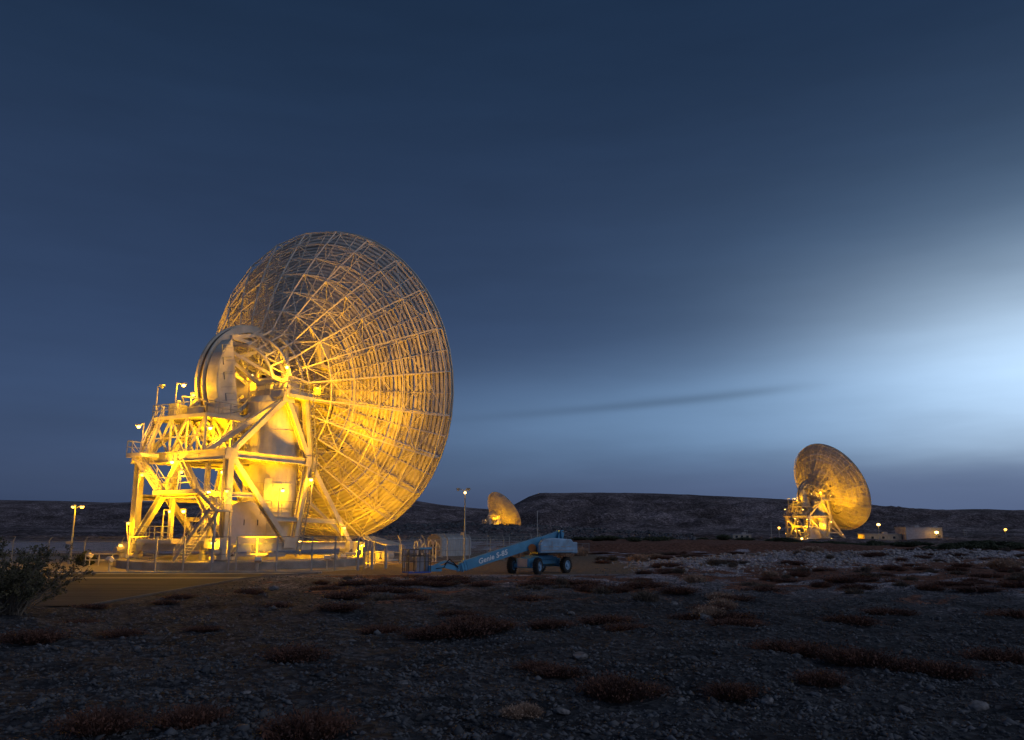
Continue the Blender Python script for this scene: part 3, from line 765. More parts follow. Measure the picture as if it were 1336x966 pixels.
# small lean-to canopy with cable reels right of the big antenna
cn = empty('cable_shelter', (-14.2, 88.5, 0), R(-25))
b = MB(); b.prism([(-1.9, 2.6), (1.9, 1.75), (1.9, 1.65), (-1.9, 2.48)], 'y', -1.6, 1.6); b.build('roof', M['white'], cn)
b = MB()
for x in (-1.8, 1.8):
    for y in (-1.5, 1.5): b.bar((x, y, 0), (x, y, 2.5 if x < 0 else 1.66), .1)
b.bar((-1.8, -1.5, .9), (1.8, -1.5, .9), .06); b.bar((-1.8, 1.5, .9), (1.8, 1.5, .9), .06); b.build('frame', M['white'], cn)
b = MB()
for x in (-1.1, .1, 1.1): b.tube((x, -.7, .6), (x, .5, .6), .45, 14)
b.box((0, 0, .12), (3.4, 2.2, .2)); b.build('reels', M['white'], cn)
light((0, -1.0, 1.5), 200, parent=cn)
tag(cn, 'low white open shelter brightly lit just right of the big antenna base', 'shelter')

# ------------------------------------------------------------------ poles & lamps
def street_lamp(loc, h, label, heads=((.6, 0),), lit=(True,), power=0, m=None, extra=False, r=.09, gr=None, cat='street lamp', s=.2):
    o = empty('street_lamp', loc)
    b = MB(); b.tube((0, 0, -.3), (0, 0, h), r*1.25, 10, r*.8); b.tube((0, 0, 0), (0, 0, .35), r*2, 10); b.build('pole', M['steel'], o, smooth=False)
    for (hx, hy), li in zip(heads, lit):
        b = MB(); b.tube((0, 0, h-.1), (hx*.7, hy*.7, h+.12), .04, 6); b.box((hx, hy, h+.14), (.5, .32, .16), math.atan2(hy, hx), .7); hd = b.build('lamp_head', M['steel'], o)
        b = MB(); b.sphere((hx, hy, h-.0), s if li else .13, 10, 6, .7); b.build('lamp_glass', (m or M['lampglass']) if li else M['paleglass'], hd)
    if power: light((heads[0][0], heads[0][1], h-.3), power, parent=o)
    if extra:
        b = MB(); b.box((-.25, 0, h*.38), (.4, .3, .3)); b.tube((0, 0, h*.38), (-.2, 0, h*.38), .04, 6); b.build('junction_box', M['tan'], o)
    return tag(o, label, cat, gr)
street_lamp((-42.8, 80, 0), 5.5, 'twin headed street lamp with one lamp glowing, beyond the shrub at far left', ((.75, -.2), (-.25, .1)), (True, True), 420, extra=True)
street_lamp((-35.7, 75, 0), 1.9, 'short yellow lit bollard lamp just left of the big antenna', ((.1, 0),), (True,), 120, r=.05, cat='bollard lamp')
street_lamp((-5.06, 88, 0), 7.5, 'tall grey lamp pole with dark floodlights beside the hut and lift', ((-.75, 0), (.35, -.1)), (False, False), 0, extra=True, cat='lamp pole')
b = MB(); b.sphere((-5.05, 87.6, 7.2), .13, 10, 6); pl = b.build('lamp_glass', M['lampwhite']);
pole607 = [o for o in col.objects if o.get('label', '').startswith('tall grey lamp pole')][0]
pl.parent = pole607; pl.location = (5.06, -88, 0)
street_lamp((-17.2, 101, 0), 5.6, 'lone lamp on thin pole seen in front of the lower dish rim', ((.2, 0),), (True,), 250, r=.06, s=.16)
b = MB(); b.tube((0, 0, -.5), (0, 0, 6.0), .11, 8, .07); b.tube((0, 0, 5.9), (0, 0, 6.1), .16, 8); o = b.build('bare_pole', M['steel'], loc=(3.87, 125, 0)); tag(o, 'bare thin grey pole rising behind the blue boom lift', 'pole')

# ------------------------------------------------------------------ fences
def fence(pts, h, label, arms=None, step=3.0, mesh=True, posts_r=.045, midrail=True, z=0, gates=()):
    root = empty('chain_link_fence', (pts[0][0], pts[0][1], z))
    o3 = V((pts[0][0], pts[0][1], z)); rails = MB()
    for p, q in zip(pts[:-1], pts[1:]):
        p = V((*p, z)); q = V((*q, z)); L = (q-p).length; n = max(1, round(L/step)); d = (q-p)/L; nrm = V((-d.y, d.x, 0))
        for i in range(n+1):
            if i == 0 and p != V((*pts[0], z)): continue
            c = p.lerp(q, i/n)-o3; b_ = MB(); b_.tube(c, c+V((0, 0, h)), posts_r*1.3, 8)
            if arms: b_.tube(c+V((0, 0, h)), c+V((0, 0, h))+nrm*arms*.5+V((0, 0, .42)), .045, 6)
            b_.build('post', M['steel'], root)
        for zz in ((h-.04, h*.5, .08) if midrail else (h-.04, .08)): rails.tube(p-o3+V((0, 0, zz)), q-o3+V((0, 0, zz)), .034, 6)
        if arms:
            for k in (.15, .3, .42): rails.tube(p-o3+V((0, 0, h+k))+nrm*arms*k*1.15, q-o3+V((0, 0, h+k))+nrm*arms*k*1.15, .014, 4)
        if mesh:
            m_ = MB(); m_.add([(0, 0, .05), (L, 0, .05), (L, 0, h), (0, 0, h)], [(0, 1, 2, 3)])
            mo = m_.build('wire_mesh', M['chain'], root, loc=p-o3); mo.rotation_euler = (0, 0, math.atan2(d.y, d.x))
    rails.build('rails', M['steel'], root)
    tag(root, label, 'fence'); return root
fence([(-31.4, 67.6), (-24.0, 66.0), (-22.6, 65.9)], 2.8, 'chain link fence with thick posts in front of the antenna stairs', step=2.7, posts_r=.065)
fence([(-22.0, 65.9), (-18.9, 66.3), (-16.3, 67.2), (-12.8, 68.6)], 2.8, 'chain link gate and fence in front of the equipment room', step=2.0, posts_r=.06)
fence([(-12.6, 70.5), (-13.3, 80), (-2.35, 90), (-.9, 90.5)], 2.3, 'pale chain link fence with barbed arms running behind the boom lift basket', arms=1, step=2.9, mesh=True)
fence([(-60, 83), (-51.5, 85), (-44.1, 85), (-36.5, 85)], 2.15, 'long fence with angled barbed arms behind the shrub at far left', arms=1, step=3.9)
fence([(-38, 118), (-10, 118), (6, 120)], 2.3, 'distant chain link fence crossing behind the hut', step=3.0, arms=1)
# wooden posts in front of the concrete ring
for i, (x, y) in enumerate(((-12.9, 69.2), (-12.0, 70.8), (-11.0, 72.0), (-9.6, 73.5))):
    b = MB(); b.tube((0, 0, -.3), (0, 0, 1.9), .13, 10, .12); b.tube((0, 0, 1.9), (0, 0, 1.96), .13, 10, .04)
    o = b.build('bollard', M['grey'], loc=(x, y, 0)); tag(o, 'thick grey post, %s of the four standing between antenna and lift basket' % ('leftmost', 'second from left', 'third from left', 'rightmost')[i], 'post', 'thick posts by the antenna yard')
# portable yellow barrier by the left yard
def low_rail(loc, L, rz, label, h=1.1):
    r_ = empty('low_railing', loc, rz); b = MB(); n = max(2, round(L/1.3))
    for i in range(n+1): b.tube((L*i/n, 0, 0), (L*i/n, 0, h), .05, 7)
    b.build('posts', M['white'], r_); b = MB(); b.tube((0, 0, h), (L, 0, h), .045, 7); b.tube((0, 0, h*.5), (L, 0, h*.5), .045, 7); b.build('rails', M['white'], r_)
    tag(r_, label, 'railing')
low_rail((-39.5, 76.5, 0), 6.4, -.05, 'low white pipe railing lit yellow left of the big antenna')

# gate frame right of the lift
gt = empty('metal_gate', (9.3, 121, hz(10.3, 121))); gt.scale = (.44, 1, .52); b = MB()
for x in (0, 2.3, 4.6): b.tube((x, 0, 0), (x, 0, 2.5), .07, 8)
b.tube((0, 0, 2.45), (4.6, 0, 2.45), .06, 8); b.tube((0, 0, .2), (4.6, 0, .2), .06, 8); b.build('frame', M['steel'], gt)
b = MB()
for i in range(14): b.tube((.3+i*.31, 0, .2), (.3+i*.31, 0, 2.4), .02, 5)
b.build('bars', M['steel'], gt); tag(gt, 'grey tubular metal gate standing right of the boom lift', 'gate')

# pipe manifold of goosenecks behind the basket
mf = empty('pipe_manifold', (-10.2, 86, 0)); 
for i in range(6):
    b = MB(); x = i*.46+.12*math.sin(i*5); k = .25*math.sin(i*2.3)
    b.path([V((x, k, 0)), V((x, k, 1.75+k)), V((x+.08, k, 2.0+k)), V((x+.22, k, 2.1+k)), V((x+.36, k-.1, 1.95+k)), V((x+.4, k-.1, 1.7+k))], .07, 8); b.build('gooseneck', M['white'], mf)
b = MB(); b.tube((-.2, 0, .5), (3.0, 0, .5), .12, 10); b.tube((-.2, 0, 1.5), (3.0, 0, 1.5), .05, 8); b.build('header_pipe', M['steel'], mf)
tag(mf, 'cluster of pale gooseneck pipes standing left of the rounded hut', 'pipes')

# rounded hut
hut = empty('storage_hut', (-9.9, 104, 0), R(48))
def hutprof(w, z0, z1, n=14):
    pts = [(-w, z0), (-w, z1-w*.55)]
    pts += [(-w*math.cos(PI*i/n), z1-w*.55+w*.55*math.sin(PI*i/n)) for i in range(1, n)]
    return pts+[(w, z1-w*.55), (w, z0)]
b = MB(); b.prism(hutprof(1.28, 0, 2.7), 'x', 0, .25); he = b.build('end_wall', M['hutend'], hut)
b = MB(); b.prism(hutprof(.45, .2, 1.45), 'x', -.06, .02); b.build('door', M['darksteel'], he)
b = MB(); b.prism(hutprof(1.3, .0, 2.74), 'x', .25, 5.4)
hr = b.build('barrel_roof', M['hutroof'], hut)
b = MB()
for k in range(12):
    pp = hutprof(1.32, .05, 2.77); x = .4+k*.44
    for p, q in zip(pp[:-1], pp[1:]): b.bar((x, p[0], p[1]), (x, q[0], q[1]), .05, .04)
b.build('ribs', M['hutroof'], hr)
tag(hut, 'small barrel roofed hut with tan end wall and bluish roof', 'hut')

# ------------------------------------------------------------------ boom lift
def boom_lift():
    root = empty('boom_lift', (0, 0, 0))
    w0, w1 = V((0, 64.05, 0)), V((1.95, 62.5, 0)); f = V((2.15, 2.2, 0)).normalized()*3.25
    w2, w3 = w1+f, w0+f; ctr = (w0+w1+w2+w3)/4
    root.location = ctr
    L = lambda p: V(p)-ctr
    fx = f.normalized(); ax = (w1-w0).normalized(); 
    for w, sg, st in ((w0, -1, .25), (w1, 1, .25), (w2, 1, 0), (w3, -1, 0)):
        a = Matrix.Rotation(st, 3, 'Z') @ ax; c = L(w)+V((0, 0, .61))
        b = MB()
        # tyre with rounded shoulders and lugs
        prof_ = [(.42, -.22), (.60, -.24), (.69, -.19), (.72, -.10), (.72, .10), (.69, .19), (.60, .24), (.42, .22)]
        b.lathe([(r, h) for r, h in prof_], (0, 0, 0), 'x', 28)
        for k in range(22):
            t = 2*PI*k/22
            for s2 in (-1, 1):
                b.bar((s2*.01, .72*math.cos(t), .72*math.sin(t)), (s2*.22, .70*math.cos(t+.12), .70*math.sin(t+.12)), .07, .07)
        rot = Matrix.Rotation(math.atan2(a.y, a.x), 3, 'Z')
        b.v = [tuple(rot @ (V(v)*.85)+c) for v in b.v]
        wo = b.build('wheel', M['rubber'], root, smooth=False)
        r_ = MB(); r_.lathe([(.43, .05), (.43, .20), (.38, .20), (.34, .08), (.16, .10), (.14, .24), (.02, .26)], (0, 0, 0), 'x', 22)
        r_.lathe([(.43, .06), (.43, -.20), (.36, -.20), (.32, -.05), (.02, -.05)], (0, 0, 0), 'x', 22)
        if sg < 0: r_.v = [(-x, y, z) for x, y, z in r_.v]; 
        for k in range(8):
            t = 2*PI*k/8; r_.tube((sg*.09, .24*math.cos(t), .24*math.sin(t)), (sg*.13, .24*math.cos(t), .24*math.sin(t)), .025, 6)
        r_.v = [tuple(rot @ (V(v)*.85)+c) for v in r_.v]; r_.build('rim', M['bluegrey'], wo)
    ang = math.atan2(f.y, f.x)
    b = MB(); b.box((0, 0, .98), (2.9, 1.25, .55), ang); b.box(tuple(fx*0)[:2]+(1.22,), (1.7, 1.5, .3), ang)
    b.box(tuple(-fx*1.62)[:2]+(.85,), (.5, 1.35, .62), ang); b.box(tuple(fx*1.55)[:2]+(.85,), (.4, 1.3, .55), ang)
    for w in (w0+(w1-w0)*.5, w2+(w3-w2)*.5):
        c = L(w); b.bar(c-ax*1.0+V((0, 0, .61)), c+ax*1.0+V((0, 0, .61)), .28, .28)
    b.build('chassis', M['blue'], root, bevel=.04)
    b = MB(); c = -fx*1.9; b.box((c.x, c.y, .85), (.06, 1.0, .6), ang); b.build('front_plate', M['pinkgrey'], root)
    b = MB(); b.lathe([(.05, 1.38), (.75, 1.38), (.75, 1.5), (.05, 1.5)], (0, 0, 0), 'z', 28); b.build('slew_ring', M['darksteel'], root)
    # turret with two cowls, aligned with the boom
    piv = L((3.75, 64.5, 3.05)); tipb = L((-3.75, 61.4, .62)); bd = (tipb-piv); bdh = V((bd.x, bd.y, 0)).normalized(); ba = math.atan2(bdh.y, bdh.x)
    side = V((-bdh.y, bdh.x, 0))     # points towards the camera side or away
    if side.y > 0: side = -side
    tc = L((3.05, 64.1, 0)); tc.z = 0
    b = MB()
    b.box((tc.x, tc.y, 1.6), (2.9, 1.4, .16), ba); b.build('turntable', M['darksteel'], root)
    for sg, nm in ((1, 0), (-1, 1)):
        b = MB(); q = tc+side*sg*.83
        loc = [( -1.45, 1.58), (1.45, 1.58), (1.42, 2.25), (1.1, 2.62), (.3, 2.70), (-1.2, 2.60), (-1.45, 2.3)]
        b.prism(loc, 'y', -.30, .30)
        rot = Matrix.Rotation(ba, 3, 'Z'); b.v = [tuple(rot @ V((x, y, z))+V((q.x, q.y, 0))) for x, y, z in b.v]
        cw_ = b.build('cowl', M['bluegrey'], root, bevel=.07)
        b = MB()
        for k in range(5): b.box((-1.0+k*.5, .31 if True else 0, 2.05), (.36, .02, .05)); 
        b.box((0, .31, 1.78), (2.8, .03, .05)); b.box((0, -.31, 1.78), (2.8, .03, .05)); b.box((.45, -.31, 2.1), (.03, .02, .7)); b.box((.45, .31, 2.1), (.03, .02, .7))
        b.v = [tuple(rot @ V((x, y, z))+V((q.x, q.y, 0))) for x, y, z in b.v]; b.build('grille', M['grey'], cw_)
    b = MB(); cwp = tc-bdh*1.55; b.box((cwp.x, cwp.y, 1.95), (.45, 2.1, .85), ba); b.build('counterweight', M['bluegrey'], root, bevel=.08)
    # riser to the pivot
    b = MB()
    for sg in (-1, 1):
        q = side*sg*.34
        b.bar(tc-bdh*.4+q+V((0, 0, 1.6)), piv+q+V((0, 0, .1)), .08, .5); b.bar(piv+q+V((.05, 0, -.6)), piv+q+V((-.05, 0, .22)), .08, .55)
    b.tube(piv-side*.45, piv+side*.45, .11, 12); b.bar(piv-side*.38+V((0, 0, .2)), piv+side*.38+V((0, 0, .2)), .3, .08); b.build('riser', M['blue'], root)
    # boom: three telescoping sections
    def P_(t): return piv.lerp(tipb, t)
    b = MB(); b.bar(P_(.0), P_(.25), .36, .42); b.build('boom_heel', M['blue'], root, bevel=.02)
    b = MB(); b.bar(P_(.20)-V((0, 0, .10)), P_(.98)-V((0, 0, -.02)), .48, .72); b.bar(P_(.20), P_(.205), .54, .80)
    bm = b.build('boom', M['blue'], root, bevel=.03)
    b = MB(); b.bar(P_(.98), P_(1.02), .4, .56); b.bar(P_(1.02), P_(1.05), .3, .44)
    for t in (.95, 1.0): b.bar(P_(t), P_(t+.006), .56, .70)
    b.build('extension', M['blue'], bm, bevel=.01)
    # lift cylinder
    b = MB(); b.tube(tc+bdh*.9+V((0, 0, 1.75)), P_(.36)-V((0, 0, .4)), .1, 12); b.tube(tc+bdh*.9+V((0, 0, 1.75)), P_(.28)-V((0, 0, .55)), .14, 12); b.build('lift_cylinder', M['steel'], root)
    # knuckle and jib
    k0 = P_(1.04); k1 = L((-4.9, 60.95, 1.0)); k2 = L((-5.65, 60.6, .55)); k3 = L((-6.15, 60.4, .42))
    b = MB()
    for sg in (-1, 1):
        q = side*sg*.2; b.bar(k0+q, k1+q-V((0, 0, .3)), .06, .34); b.bar(k1+q-V((0, 0, .3)), k2+q, .06, .2); b.bar(k0+q+V((0, 0, .15)), k1+q+V((0, 0, .05)), .06, .14); b.bar(k1+q+V((0, 0, .05)), k2+q+V((0, 0, .2)), .06, .12)
    b.tube(k0-side*.3, k0+side*.3, .1, 10); b.bar(k1-side*.3, k1+side*.3-V((0, 0, .0)), .12)
    b.box(tuple(k2), (.95, .5, .42), ba); b.build('jib', M['blue'], root)
    b = MB(); b.path([k0+side*.3, k0+side*.34+V((-.3, 0, .25)), k1+side*.3, k1+side*.32+V((-.2, 0, -.4)), k2+side*.3], .035, 6); b.path([k0+side*.25+V((0, 0, .1)), k1+side*.3+V((.2, 0, .2)), k1+side*.3+V((-.2, 0, -.2))], .035, 6); b.build('hoses', M['rubber'], root)
    # basket
    bc = L((-6.95, 60.3, 0)); bw, bl = .95, 2.35; rotb = Matrix.Rotation(ba+.12, 3, 'Z'); bz = .3
    T_ = lambda x, y, z: tuple(rotb @ V((x, y, 0))+V((bc.x, bc.y, z)))
    b = MB(); b.box((0, 0, 0), (1.0, 2.4, .1)); b.v = [T_(x*0+v_[0], v_[1], v_[2]+bz) for v_ in b.v for x in (0,)]
    bo = b.build('basket_floor', simple('basket_floor_blue', (.03, .08, .35), .6), root)
    b = MB(); c4 = [(-.85, -.6), (.85, -.6), (.85, .6), (-.85, .6)]
    b2 = MB(); b2.box((0, 0, 0), (1.75, 1.25, .1)); b2.v = [T_(*v_[:2], v_[2]+bz) for v_ in b2.v]; bo.data.clear_geometry(); bo.data.from_pydata(b2.v, [], b2.f)
    for i in range(4):
        p, q = c4[i], c4[(i+1) % 4]; n = 4 if i % 2 == 0 else 3
        for j in range(n):
            x = p[0]+(q[0]-p[0])*j/n; y = p[1]+(q[1]-p[1])*j/n; b.tube(T_(x, y, bz), T_(x, y, bz+1.6), .028, 6)
        for zz in (bz+.75, bz+1.15, bz+1.6): b.tube(T_(*p, zz), T_(*q, zz), .028, 6)
    b.build('basket_rails', M['darksteel'], root)
    b = MB(); b.box(T_(-.35, -.3, bz+.55), (.55, .5, 1.0), ba); b.box(T_(-.6, 0, bz+1.5), (.35, .9, .3), ba); b.bar(T_(-.8, 0, bz), T_(-.8, 0, bz+1.3), .2, .3); b.build('control_console', M['grey'], root)
    b = MB(); b.box(T_(-.6, .1, bz+1.68), (.9, .5, .14), ba); b.build('console_cover', M['blue'], root)
    # orange hose drum by the turret
    b = MB(); c = tc+bdh*1.75+side*.3; b.tube((c.x, c.y-.1, 1.95), (c.x, c.y+.1, 1.95), .3, 16); b.build('hose_drum', M['orange'], root)
    # lettering on the boom flank
    cu = bpy.data.curves.new('lettering', 'FONT'); cu.body = 'Genie S-85'; cu.size = .52; cu.shear = .25; cu.extrude = .004; cu.offset = .012; cu.align_x = 'CENTER'; cu.align_y = 'CENTER'; cu.space_character = 1.05
    cu.materials.append(M['letter'])
    lo = bpy.data.objects.new('lettering', cu); col.objects.link(lo); lo.parent = root
    c = P_(.705)+V((0, 0, -.03)); xd = -(bd.normalized()); zd = side.normalized(); zd = (zd-xd*zd.dot(xd)).normalized(); yd = zd.cross(xd)
    mw = Matrix((xd, yd, zd)).transposed().to_4x4(); mw.translation = c+zd*.262
    dg = bpy.context.evaluated_depsgraph_get(); dg.update(); tm = bpy.data.meshes.new_from_object(lo.evaluated_get(dg)); bpy.data.objects.remove(lo)
    lo = bpy.data.objects.new('lettering', tm); col.objects.link(lo); lo.parent = bm
    lo.matrix_local = mw
    tag(root, 'blue self propelled boom lift parked on the dirt with its boom lowered', 'boom lift')
    return root
boom_lift()

# ------------------------------------------------------------------ far right: buildings, lamps, vehicles
def building(name, x0, x1, y, d, h, z, wall, label, cat='building', windows=0, rz=0, parapet=.25, door=True):
    w = x1-x0; r_ = empty(name, ((x0+x1)/2, y+d/2, z), rz)
    b = MB(); b.box((0, 0, h/2-.5), (w, d, h+1)); b.build('wall', wall, r_)
    b = MB(); b.box((0, 0, h+.1), (w+.3, d+.3, .22)); b.box((w*.15, 0, h+.5), (1.6, 1.2, .6)); b.build('roof', M['grey'], r_)
    for i in range(windows):
        fx = -w/2+(i+.7)*w/(windows+.4)
        f_ = MB(); f_.box((fx, -d/2-.02, h*.55), (1.1, .06, 1.0)); fo = f_.build('window', M['white'], r_)
        f_ = MB(); f_.box((fx, -d/2-.06, h*.55), (.92, .03, .82)); f_.build('pane', M['window'], fo)
    if door:
        f_ = MB(); f_.box((w/2-1.3, -d/2-.03, 1.05), (1.0, .06, 2.1)); f_.build('door', M['darksteel'], r_)
    return tag(r_, label, cat)
# pixel columns turned into metres at about 290 m: x = (px-668)/1050*y
building('long_low_building', 124.5, 137.5, 290, 6, 2.5, -1.05, M['tan'], 'long low tan building lit yellow right of the distant antenna', windows=3, door=False)
building('equipment_building', 138.2, 147.0, 288, 8, 4.8, -1.05, M['mauve'], 'taller pale windowless block building at the end of the low one', windows=0, door=False)
building('annex_building', 147.5, 151.5, 289, 5, 4.7, -1.05, M['tan'], 'small annex glowing orange under a bright lamp', windows=1)
building('site_trailer', 78.5, 85.0, 292, 3, 1.5, -.2, M['tan'], 'low pale trailer standing alone left of the distant antenna', cat='trailer', windows=3, door=False)
def car(loc, rz, m, label):
    r_ = empty('parked_car', loc, rz); b = MB()
    b.prism([(-2.3, .45), (2.3, .45), (2.35, .85), (1.6, 1.0), (1.1, 1.6), (-1.5, 1.65), (-2.2, 1.1)], 'y', -.88, .88); b.build('body', m, r_, bevel=.08)
    b = MB(); b.prism([(1.45, 1.05), (1.02, 1.5), (-1.4, 1.55), (-1.9, 1.1)], 'y', -.9, .9); b.build('windows', M['window'], r_)
    for x in (-1.45, 1.45):
        for y in (-.8, .8):
            b = MB(); b.tube((x, y-.12, .36), (x, y+.12, .36), .36, 16); b.build('wheel', M['rubber'], r_)
    return tag(r_, label, 'car', 'cars parked by the distant antenna')
car((104, 286, -1.6), .2, M['carwhite'], 'pale car parked at the left foot of the distant antenna')
car((109.5, 285, -1.6), .1, M['carblue'], 'blue grey car parked in front of the distant antenna')
car((152.8, 287, -1.5), .6, M['carwhite'], 'pale car parked right of the small lit annex')
GL = 'lamps around the distant antenna'
street_lamp((94.3, 290, -1.5), 5.2, 'lit lamp on short pole left of the distant antenna', ((.1, -.1),), (True,), 500, s=.45, r=.12, gr=GL)
b = MB(); b.tube((0, 0, -.5), (0, 0, 6.6), .14, 8, .1); b.box((0, 0, 6.6), (.5, .3, .2)); tag(b.build('bare_pole', M['steel'], loc=(91.6, 290, -1.5)), 'unlit grey pole beside the lit lamp left of distant antenna', 'pole')
street_lamp((128.5, 287.5, -1.2), 6.0, 'bright lamp on pole between the distant dish and low building', ((0, -.15),), (True,), 900, s=.6, r=.12, gr=GL, m=M['lampwhite'])
street_lamp((147.9, 286.5, -1.5), 3.6, 'brightest lamp in front of the small annex wall', ((.1, -.3),), (True,), 1400, s=.65, r=.1, gr=GL, m=M['lampwhite'])
street_lamp((175.5, 292, -1.0), 4.1, 'isolated lamp among the shrubs at far right edge', ((0, -.2),), (True,), 250, s=.5, r=.1, gr=GL)
street_lamp((101.0, 287, -1.6), 1.6, 'small low lamp at the left foot of distant antenna', ((.1, -.2),), (True,), 200, s=.4, r=.08, gr=GL, m=M['lampwhite'])
for x, lb in ((163.0, 'dim double mast standing right of the annex'), (84.0, 'dim thin mast rising behind the low trailer')):
    b = MB(); b.tube((0, 0, -.5), (0, 0, 4.4), .09, 6); b.tube((.8, 0, -.5), (.8, 0, 3.8), .07, 6); b.box((.4, 0, 4.0), (1.4, .3, .25)); tag(b.build('mast', M['steel'], loc=(x, 296, -1.2)), lb, 'mast')
b = MB(); b.box((0, 0, .2), (13.5, .4, .7)); tag(b.build('low_wall', M['tan'], loc=(160.5, 289, -1.0)), 'low pale wall running right from the annex', 'wall')

# ------------------------------------------------------------------ vegetation
def twig_clump(n, rad, h, seed, width=.02, spread=1.0, leaves=0, leafsize=.05, seg=3):
    rg = np.random.default_rng(seed); vs = []; fs = []
    for i in range(n):
        a = rg.uniform(0, 6.283); rr = rad*math.sqrt(rg.uniform(0, 1))
        bx, by = rr*.45*math.cos(a), rr*.45*math.sin(a)
        lean = rg.uniform(.3, 1)*spread; hh = h*rg.uniform(.45, 1)*(1-.45*(rr/rad)**2)
        ex, ey = bx+math.cos(a)*rr*.55*lean+rg.normal(0, .06), by+math.sin(a)*rr*.55*lean+rg.normal(0, .06)
        t = a+1.57+rg.normal(0, .7); wx, wy = math.cos(t)*width, math.sin(t)*width
        mx, my, mz = (bx+ex)/2+rg.normal(0, .03), (by+ey)/2+rg.normal(0, .03), hh*.62
        o = len(vs); vs += [(bx-wx, by-wy, -.05), (bx+wx, by+wy, -.05), (mx+wx, my+wy, mz), (mx-wx, my-wy, mz), (ex, ey, hh)]
        fs += [(o, o+1, o+2, o+3), (o+3, o+2, o+4)]
        for k in range(leaves):
            t2 = rg.uniform(.35, 1); lx, ly, lz = bx+(ex-bx)*t2, by+(ey-by)*t2, hh*t2
            d = rg.normal(0, 1, 3); d /= np.linalg.norm(d); e = rg.normal(0, 1, 3); s_ = leafsize*rg.uniform(.6, 1.4)
            c = np.array([lx, ly, lz])+rg.normal(0, .05, 3); o = len(vs)
            vs += [tuple(c-d*s_), tuple(c+np.cross(d, e)*s_*.35), tuple(c+d*s_), tuple(c-np.cross(d, e)*s_*.35)]; fs.append((o, o+1, o+2, o+3))
    b = MB(); b.v = vs; b.f = fs; return b
def proto(name, m, *a, **k):
    b = twig_clump(*a, **k); me = bpy.data.meshes.new(name); me.from_pydata(b.v, [], b.f); me.update(); me.materials.append(m); return me
red = [proto('red_scrub', M['redscrub'], 700, .95, .36, s, width=.009, spread=1.25, leaves=2, leafsize=.028) for s in range(4)]
brown = [proto('brown_scrub', M['brownscrub'], 380, .7, .55, 40+s, width=.009, spread=1.0, leaves=1, leafsize=.03) for s in range(3)]
pale = [proto('pale_scrub', M['palescrub'], 1100, .55, .50, 10+s, width=.012, spread=1.2, leaves=1, leafsize=.03) for s in range(3)]
green = [proto('green_scrub', M['darkscrub'], 420, 1.1, 1.5, 20+s, width=.02, spread=1.3, leaves=4, leafsize=.11) for s in range(3)]
def put(me, name, x, y, s, sz, label, cat, group, rz=None):
    o = bpy.data.objects.new(name, me); col.objects.link(o); o.location = (x, y, hz(x, y)-.02); o.scale = (s*1.15, s, sz); o.rotation_euler = (0, 0, random.uniform(0, 6.28) if rz is None else rz)
    return tag(o, label, cat, group)
def gp(px, py, z=0):
    """where a line of sight meets flat ground, used once to read positions off the survey photo"""
    c, s = math.cos(PITCH), math.sin(PITCH); a = (px-668)/F; e = (483-py)/F
    d = V((a, c-e*s, s+e*c)); t = (z-H)/d.z; return d.x*t, d.y*t
RL_ = 'low reddish brown dry bush on the dark gravel'; RG_ = 'low reddish bushes over the gravel flat'
spots = [(40, 842, 1.3), (105, 812, .8), (158, 832, 1.0), (265, 823, .6), (385, 862, 1.4), (400, 955, 1.6), (130, 950, 1.3), (252, 940, 1.2), (500, 823, .9), (442, 800, .9), (362, 792, .7),
         (560, 829, 1.3), (605, 826, 1.6), (640, 822, 1.2), (600, 806, .9), (700, 870, .8), (790, 808, 1.3), (820, 818, 1.1), (730, 880, .9), (800, 912, 1.3), (840, 905, 1.0), (960, 905, 1.0),
         (1020, 848, 1.2), (1060, 855, 1.0), (1120, 868, 1.4), (1180, 872, 1.1), (1070, 890, .9), (1230, 878, 1.3), (1300, 860, 1.2), (1110, 815, 1.2), (1160, 800, 1.1), (960, 818, 1.2), (930, 795, .9),
         (470, 765, 1.1), (495, 772, 1.2), (450, 778, 1.0), (530, 765, .9), (430, 770, .8), (235, 780, .7), (120, 793, .6), (215, 790, .5), (700, 765, 1.0), (760, 762, 1.1), (840, 768, 1.2), (885, 775, 1.0)]
for px, py, s in spots:
    x, y = gp(px, py); k = random.random(); put(random.choice(red), 'scrub_bush', x, y, s*y/24*.62+.35, s*random.uniform(.55, .95)+.15, RL_, 'bush', RG_)
n = 0
while n < 230:
    y = random.uniform(30, 118)**1.0; u = random.uniform(330, 1420); x = (u-668)/1050*y
    if x < -15 or (x < 9 and y > 57): continue
    v = float(nz(np.array([x]), np.array([y]), 13, 8, 4)[0])
    if v < -.1 + (.5 if y < 45 else 0) - .5*(x > 15 and y > 48) and random.random() > .12: continue
    if random.random() < .3: put(random.choice(brown), 'dead_bush', x, y, random.uniform(.5, 1.5), random.uniform(.5, 1.3), 'twiggy grey brown dead bush on the gravel', 'bush', 'twiggy dead bushes on the gravel'); n += 1; continue
    put(random.choice(red), 'scrub_bush', x, y, random.uniform(.6, 1.9), random.uniform(.6, 1.25), RL_, 'bush', RG_); n += 1
